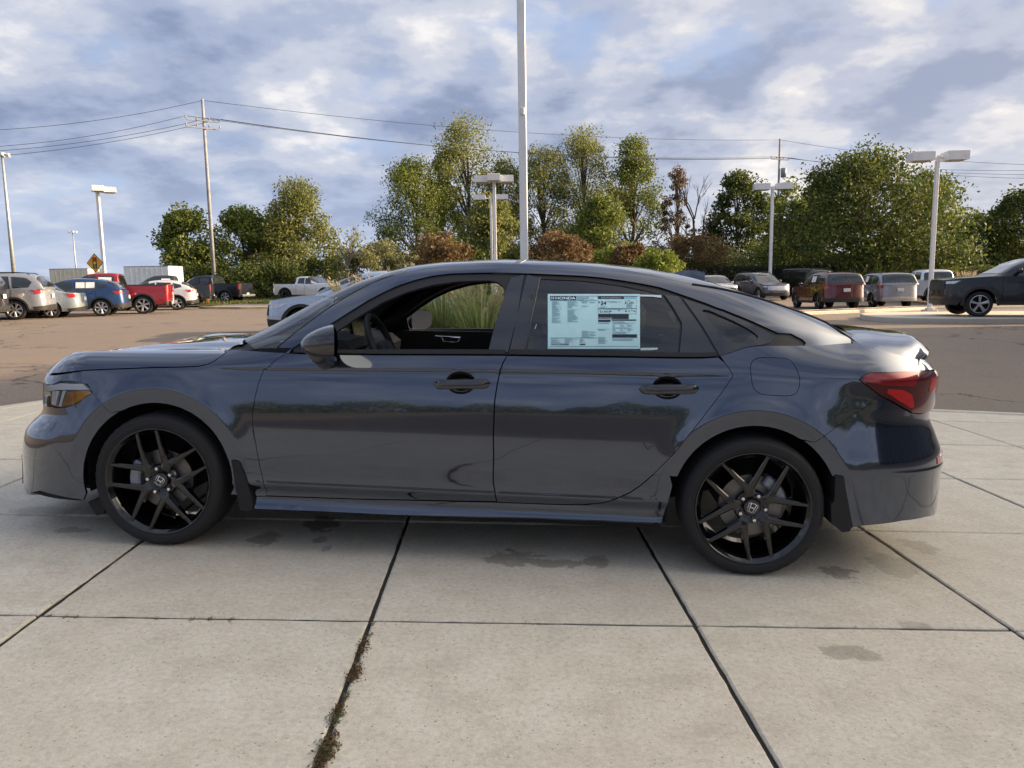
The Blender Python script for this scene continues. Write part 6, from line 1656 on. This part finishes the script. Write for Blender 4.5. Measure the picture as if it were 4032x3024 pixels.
# ---- lamp posts
M_POST = simple('white_post_paint', (.70, .72, .74), .42, .0, coat=.2, nscale=2, namt=.08); M_LENS = simple('lamp_lens', (.30, .27, .24), .3)
def lamp_post(label, u_, topv, dist, heads, shaft=.14, lw=.62, group='lamp posts of the lot', lift=0., drop=.0):
    top = wat(u_, topv, dist); z0 = gz(top.x, dist); h = top.z - z0; root = thing('lamp_post', label, 'lamp post', (top.x, dist, z0), 0, group)
    MB().box((0, 0, h / 2), (shaft, shaft, h), .012).build('shaft', M_POST, root)
    MB().box((0, 0, .0), (.5, .5, .2), .04).build('footing', M_KERB, root); MB().box((0, 0, .14), (shaft + .12, shaft + .12, .08), .02).build('base_plate', M_POST, root)
    MB().box((0, -shaft / 2 - .004, 1.0), (.09, .012, .16), .004).build('hand_hole', M_POST, root)
    for (ang, rch, tilt) in heads:
        ca, sa = math.cos(rad(ang)), math.sin(rad(ang)); R3 = Matrix.Rotation(rad(ang), 3, 'Z')
        arm = MB().box((ca * rch * .5, sa * rch * .5, h - .10), (rch, .07, .06), .01, rz=rad(ang)).build('arm', M_POST, root)
        c = Vector((ca * (rch + lw * .5), sa * (rch + lw * .5), h - .04)); hm = MB(); hh = lw * .20; pl = [(-lw / 2, -hh), (-lw / 2, hh * .8), (-lw / 2 + .03, hh), (lw / 2 - .03, hh), (lw / 2, hh * .8), (lw / 2, -hh)]
        vs = []
        for y in (-lw * .40, lw * .40): vs += [c + R3 @ Vector((x, y, z)) for x, z in pl]
        hm.add(vs, [tuple(range(6)), tuple(range(11, 5, -1))] + [(i, 6 + i, 6 + (i + 1) % 6, (i + 1) % 6) for i in range(6)]); hd = hm.build('lamp_head', M_POST, arm)
        MB().box((c.x, c.y, c.z - lw * .20 - .01), (lw * .7, lw * .5, .05), .02, rz=rad(ang)).build('lens', M_LENS, hd)
    return root
tall = lamp_post('tall square white post rising out of frame behind the grey saloon', 1123, -160, 11.6, [(180, .3, 0), (0, .3, 0)], .118)
q = wat(1129, 241, 11.55); MB().box((q.x - tall.location.x, -.075, q.z - tall.location.z), (.05, .03, .10), .006).build('bracket', M_POST, tall)
lamp_post('three-headed white lamp post standing behind the saloon roof', 1067, 385, 36, [(180, .18, 0), (-90, .10, 0), (0, .18, 0)], .15, .72)
lamp_post('two-headed white lamp post behind the three-headed one', 1060, 425, 52, [(180, .35, 0), (0, .35, 0)], .15, .80)
lamp_post('two-headed white lamp post among the SUVs', 1669, 402, 57, [(172, .22, 0), (-8, .22, 0)], .20, 1.1)
lamp_post('two-headed white lamp post by the white pickup', 2026, 336, 33, [(175, .24, 0), (-5, .24, 0)], .15, .88)
lamp_post('white lamp post with paired heads behind the red pickup', 210, 408, 46, [(-60, .12, 0), (25, .20, 0)], .17, .78)
def mast(label, u_, topv, dist, r):
    top = wat(u_, topv, dist); z0 = gz(top.x, dist) - .2; h = top.z - z0; root = thing('floodlight_mast', label, 'mast', (top.x, dist, z0)); ms = simple('galvanised', (.45, .46, .47), .5, .5)
    MB().tube([(0, 0, 0), (0, 0, h)], [r, r * .5], 10).build('shaft', ms, root, True)
    MB().lathe([(.02, h - .1), (.7, h - .05), (.7, h + .05), (.02, h + .1)], 14, 'z').build('ring', ms, root)
    for k in range(6): MB().box((.8 * math.cos(k * 1.047), .8 * math.sin(k * 1.047), h - .15), (.4, .4, .45), .05).build('floodlight', simple('flood_face', (.8, .78, .74), .3), root)
mast('tall floodlight mast with ring of lamps beside the grey SUV', 4, 332, 110, .30)
mast('small distant floodlight mast left of the yellow sign', 157, 500, 190, .22)
# ---- utility poles and cables
M_POLE = simple('weathered_pole', (.30, .30, .31), .85, nscale=2, namt=.25); M_WIRE = simple('cable', (.05, .05, .055), .6); M_INS = simple('insulator', (.30, .30, .32), .4)
def upole(label, u_, topv, dist, arm_v, yaw, kind):
    top = wat(u_, topv, dist); z0 = gz(top.x, dist) - .2; h = top.z - z0; root = thing('utility_pole', label, 'utility pole', (top.x, dist, z0), 0, 'utility poles')
    MB().tube([(0, 0, 0), (0, 0, h)], [.17, .10], 10).build('shaft', M_POLE, root, True)
    za = wat(u_, arm_v, dist).z - z0; ca, sa = math.cos(yaw), math.sin(yaw)
    for k, zz in enumerate((0, -.55) if kind else (0,)):
        ar_ = MB().box((0, -.2, za + zz), (2.4, .09, .10), .01, rz=yaw).build('crossarm', M_POLE, root)
        for s in (-1.25, -.45, .45, 1.25):
            i_ = MB(); i_.lathe([(.02, 0), (.07, .04), (.04, .09), (.07, .13), (.03, .22)], 8, 'z', (s * ca, s * sa - .2, za + zz + .07)); i_.build('insulator', M_INS, ar_, True)
    return root, Vector((top.x, dist, z0 + h - .1)), [Vector((top.x + s * ca, dist + s * sa - .2, z0 + za + .25)) for s in (-1.25, .45, 1.25)]
u1, t1, a1 = upole('tall weathered utility pole rising from the roadside trees', 437, 214, 62, 262, rad(35), 1)
u2, t2, a2 = upole('utility pole with transformer behind the small lamp post', 1685, 300, 84, 345, rad(25), 0)
MB().lathe([(.02, -.5), (.28, -.5), (.30, .45), (.02, .5)], 12, 'z', (.45, -.1, a2[0].z - u2.location.z - 1.6)).build('transformer', M_INS, u2, True)
def cable(label, p, q, sag):
    pts = []
    for k in range(25): t = k / 24; v = p.lerp(q, t); v.z -= sag * 4 * t * (1 - t); pts.append(v)
    c = pts[0].copy(); o = MB().tube([v - c for v in pts], .018, 5).build('overhead_cable', M_WIRE, None, True); o.location = c
    return tag(o, label, 'cable', 'overhead cables')
cable('thin topmost overhead cable between the two utility poles', t1, t2, .9)
for i in range(3): cable('overhead cable strung between the crossarms of the two utility poles', a1[i], a2[i], 1.2)
L0 = wat(-120, 285, 55); cable('thin topmost cable running left from the roadside utility pole', t1, L0, .5)
for i, v_ in enumerate((322, 332, 345)): cable('overhead cable running left from the crossarm of the roadside pole', a1[i], wat(-120, v_, 54 + i * .4), .5)
cable('thin topmost cable running right from the transformer pole', t2, wat(2330, 358, 78), .6)
for i, v_ in enumerate((366, 376, 386)): cable('overhead cable running right from the crossarm of the transformer pole', a2[i], wat(2330, v_, 77 + i * .5), .6)
# ---- warning sign, trailers
def sign():
    c = wat(205, 568, 43); z0 = gz(c.x, 43); root = thing('warning_sign', 'yellow diamond sign with a traffic-light symbol beside the lamp post', 'sign', (c.x, 43, z0), rad(-12)); h = c.z - z0; s = .53
    ye = simple('sign_yellow', (.75, .36, .01), .45); bk = simple('sign_black', (.01, .01, .01), .5)
    MB().prism([(0, -s), (s, 0), (0, s), (-s, 0)], -.004, .004, 'y').build('plate', bk, root).location = (0, 0, h)
    e = s - .045; MB().prism([(0, -e), (e, 0), (0, e), (-e, 0)], -.008, -.004, 'y').build('face', ye, root).location = (0, 0, h)
    g = MB().prism([(-.13, -.30), (.13, -.30), (.13, .30), (-.13, .30)], -.012, -.008, 'y').build('signal_symbol', bk, root); g.location = (0, 0, h)
    for z, cl in ((.19, (.5, .02, .01)), (0, (.8, .45, .01)), (-.19, (.01, .30, .16))): MB().lathe([(.001, -.016), (.085, -.016), (.085, -.012)], 18, 'y', (0, 0, z)).build('signal_lamp', simple('sign_%d' % int(z * 100 + 50), cl, .45), g, fix=True)
    MB().box((0, .04, h / 2), (.06, .05, h + .3)).build('post', simple('sign_post', (.10, .12, .11), .6, .3), root)
sign()
def boxtrailer(label, u0, u1, v0, dist, col, rz, wrap=False):
    a, b = wat(u0, v0, dist), wat(u1, v0, dist); z0 = gz((a.x + b.x) / 2, dist); h = a.z - z0; L = b.x - a.x; root = thing('box_trailer', label, 'trailer', ((a.x + b.x) / 2, dist, z0), rz)
    m_ = simple('trailer_' + ('wrap' if wrap else 'beige'), col, .35 if wrap else .5, nscale=1.2, namt=.10, bump=.8 if wrap else .0, bscale=3)
    MB().box((0, 0, (h + .9) / 2), (L, 2.4, h - .9), .05).build('box_body', m_, root); MB().box((0, 0, h + .01), (L * 1.0, 2.42, .05), .02).build('roof_edge', M_INS, root)
    MB().box((0, 0, .80), (L * .98, 2.0, .16), .02).build('chassis', M_VTRIM, root)
    for s in (-1, 1):
        for x in (L * .25, L * .38): MB().lathe([(.001, s * .85), (.42, s * .85), (.48, s * .9), (.48, s * 1.1), (.40, s * 1.14), (.001, s * 1.12)], 18, 'y', (x, 0, .48)).build('wheel', M_RUBBER, root)
    for x in np.linspace(-L / 2 + .5, L / 2 - .5, 7): MB().box((x, -1.215, (h + .9) / 2), (.05, .03, h - 1.1), .005).build('rib', m_, root)
boxtrailer('beige box trailer behind the blue SUV', 124, 205, 582, 62, (.62, .58, .50), rad(3))
boxtrailer('box trailer wrapped in shiny white sheeting behind the red pickup', 284, 380, 577, 56, (.78, .80, .83), 0, True)
# ---- weeds in the slab joint, grit
def weed(label, u_, v_, n, s, seed, mt, group):
    p = car_onZ(u_ * KD, v_ * KD); w_ = car2w((p[0], p[1], -.004)); rng = np.random.default_rng(seed); n = int(n * .8); s *= .55; root = thing('joint_weed', label, 'weed', w_, 0, group)
    P = rng.normal(size=(n, 3)) * np.array([s * .55, s * 1.1, s * .28]); P[:, 2] = np.abs(P[:, 2]) + .003; leaves('leaves', P, s * .55, rng, LM[mt], root, .45, droop=-.3)
    tb = MB()
    for k in range(6): q = P[k]; tb.tube([(0, 0, -.004), tuple(q)], [.0016, .0008], 4, False)
    tb.build('stems', M_BARK, root, fix=False)
for i, (u_, v_, n, s) in enumerate(((806, 1347, 60, .020), (800, 1372, 80, .022), (786, 1392, 160, .034), (782, 1408, 130, .030), (774, 1428, 90, .022), (770, 1452, 190, .038), (764, 1466, 170, .036), (752, 1500, 90, .024), (744, 1512, 60, .02), (732, 1535, 150, .034), (727, 1552, 160, .034), (722, 1585, 60, .02), (710, 1608, 220, .044), (704, 1622, 200, .040), (696, 1648, 200, .044))):
    weed('tuft of rusty green weed growing in the joint between two slabs', u_, v_, n, s, 400 + i, ('brown', 'scrub', 'brown')[i % 3], 'weeds in the slab joint')
for i, (u_, v_, n, s) in enumerate(((105, 1331, 70, .016), (140, 1333, 70, .016), (165, 1333, 60, .014), (340, 1336, 50, .014), (415, 1338, 70, .016), (455, 1338, 80, .018), (500, 1338, 70, .016), (868, 1160, 60, .018))):
    weed('mossy weed tuft in the cross joint ahead of the front wheel', u_, v_, n, s, 450 + i, 'scrub', 'moss in the cross joint')

def far_belt():
    rng = np.random.default_rng(5); n = 26000; x = rng.uniform(-150, 150, n); y = -105 - rng.uniform(0, 8, n); top = 4.2 + 1.3 * np.sin(x * .11) + 1.4 * np.sin(x * .31 + 1) + .8 * np.sin(x * .83)
    P = np.stack([x, y, top * rng.uniform(0, 1, n) ** .8 - .2], -1); o = leaves('tree_belt', P, .75, rng, LM['green'], None, .8); tag(o, 'distant belt of trees beyond the far road', 'trees', None, 'stuff')
far_belt()
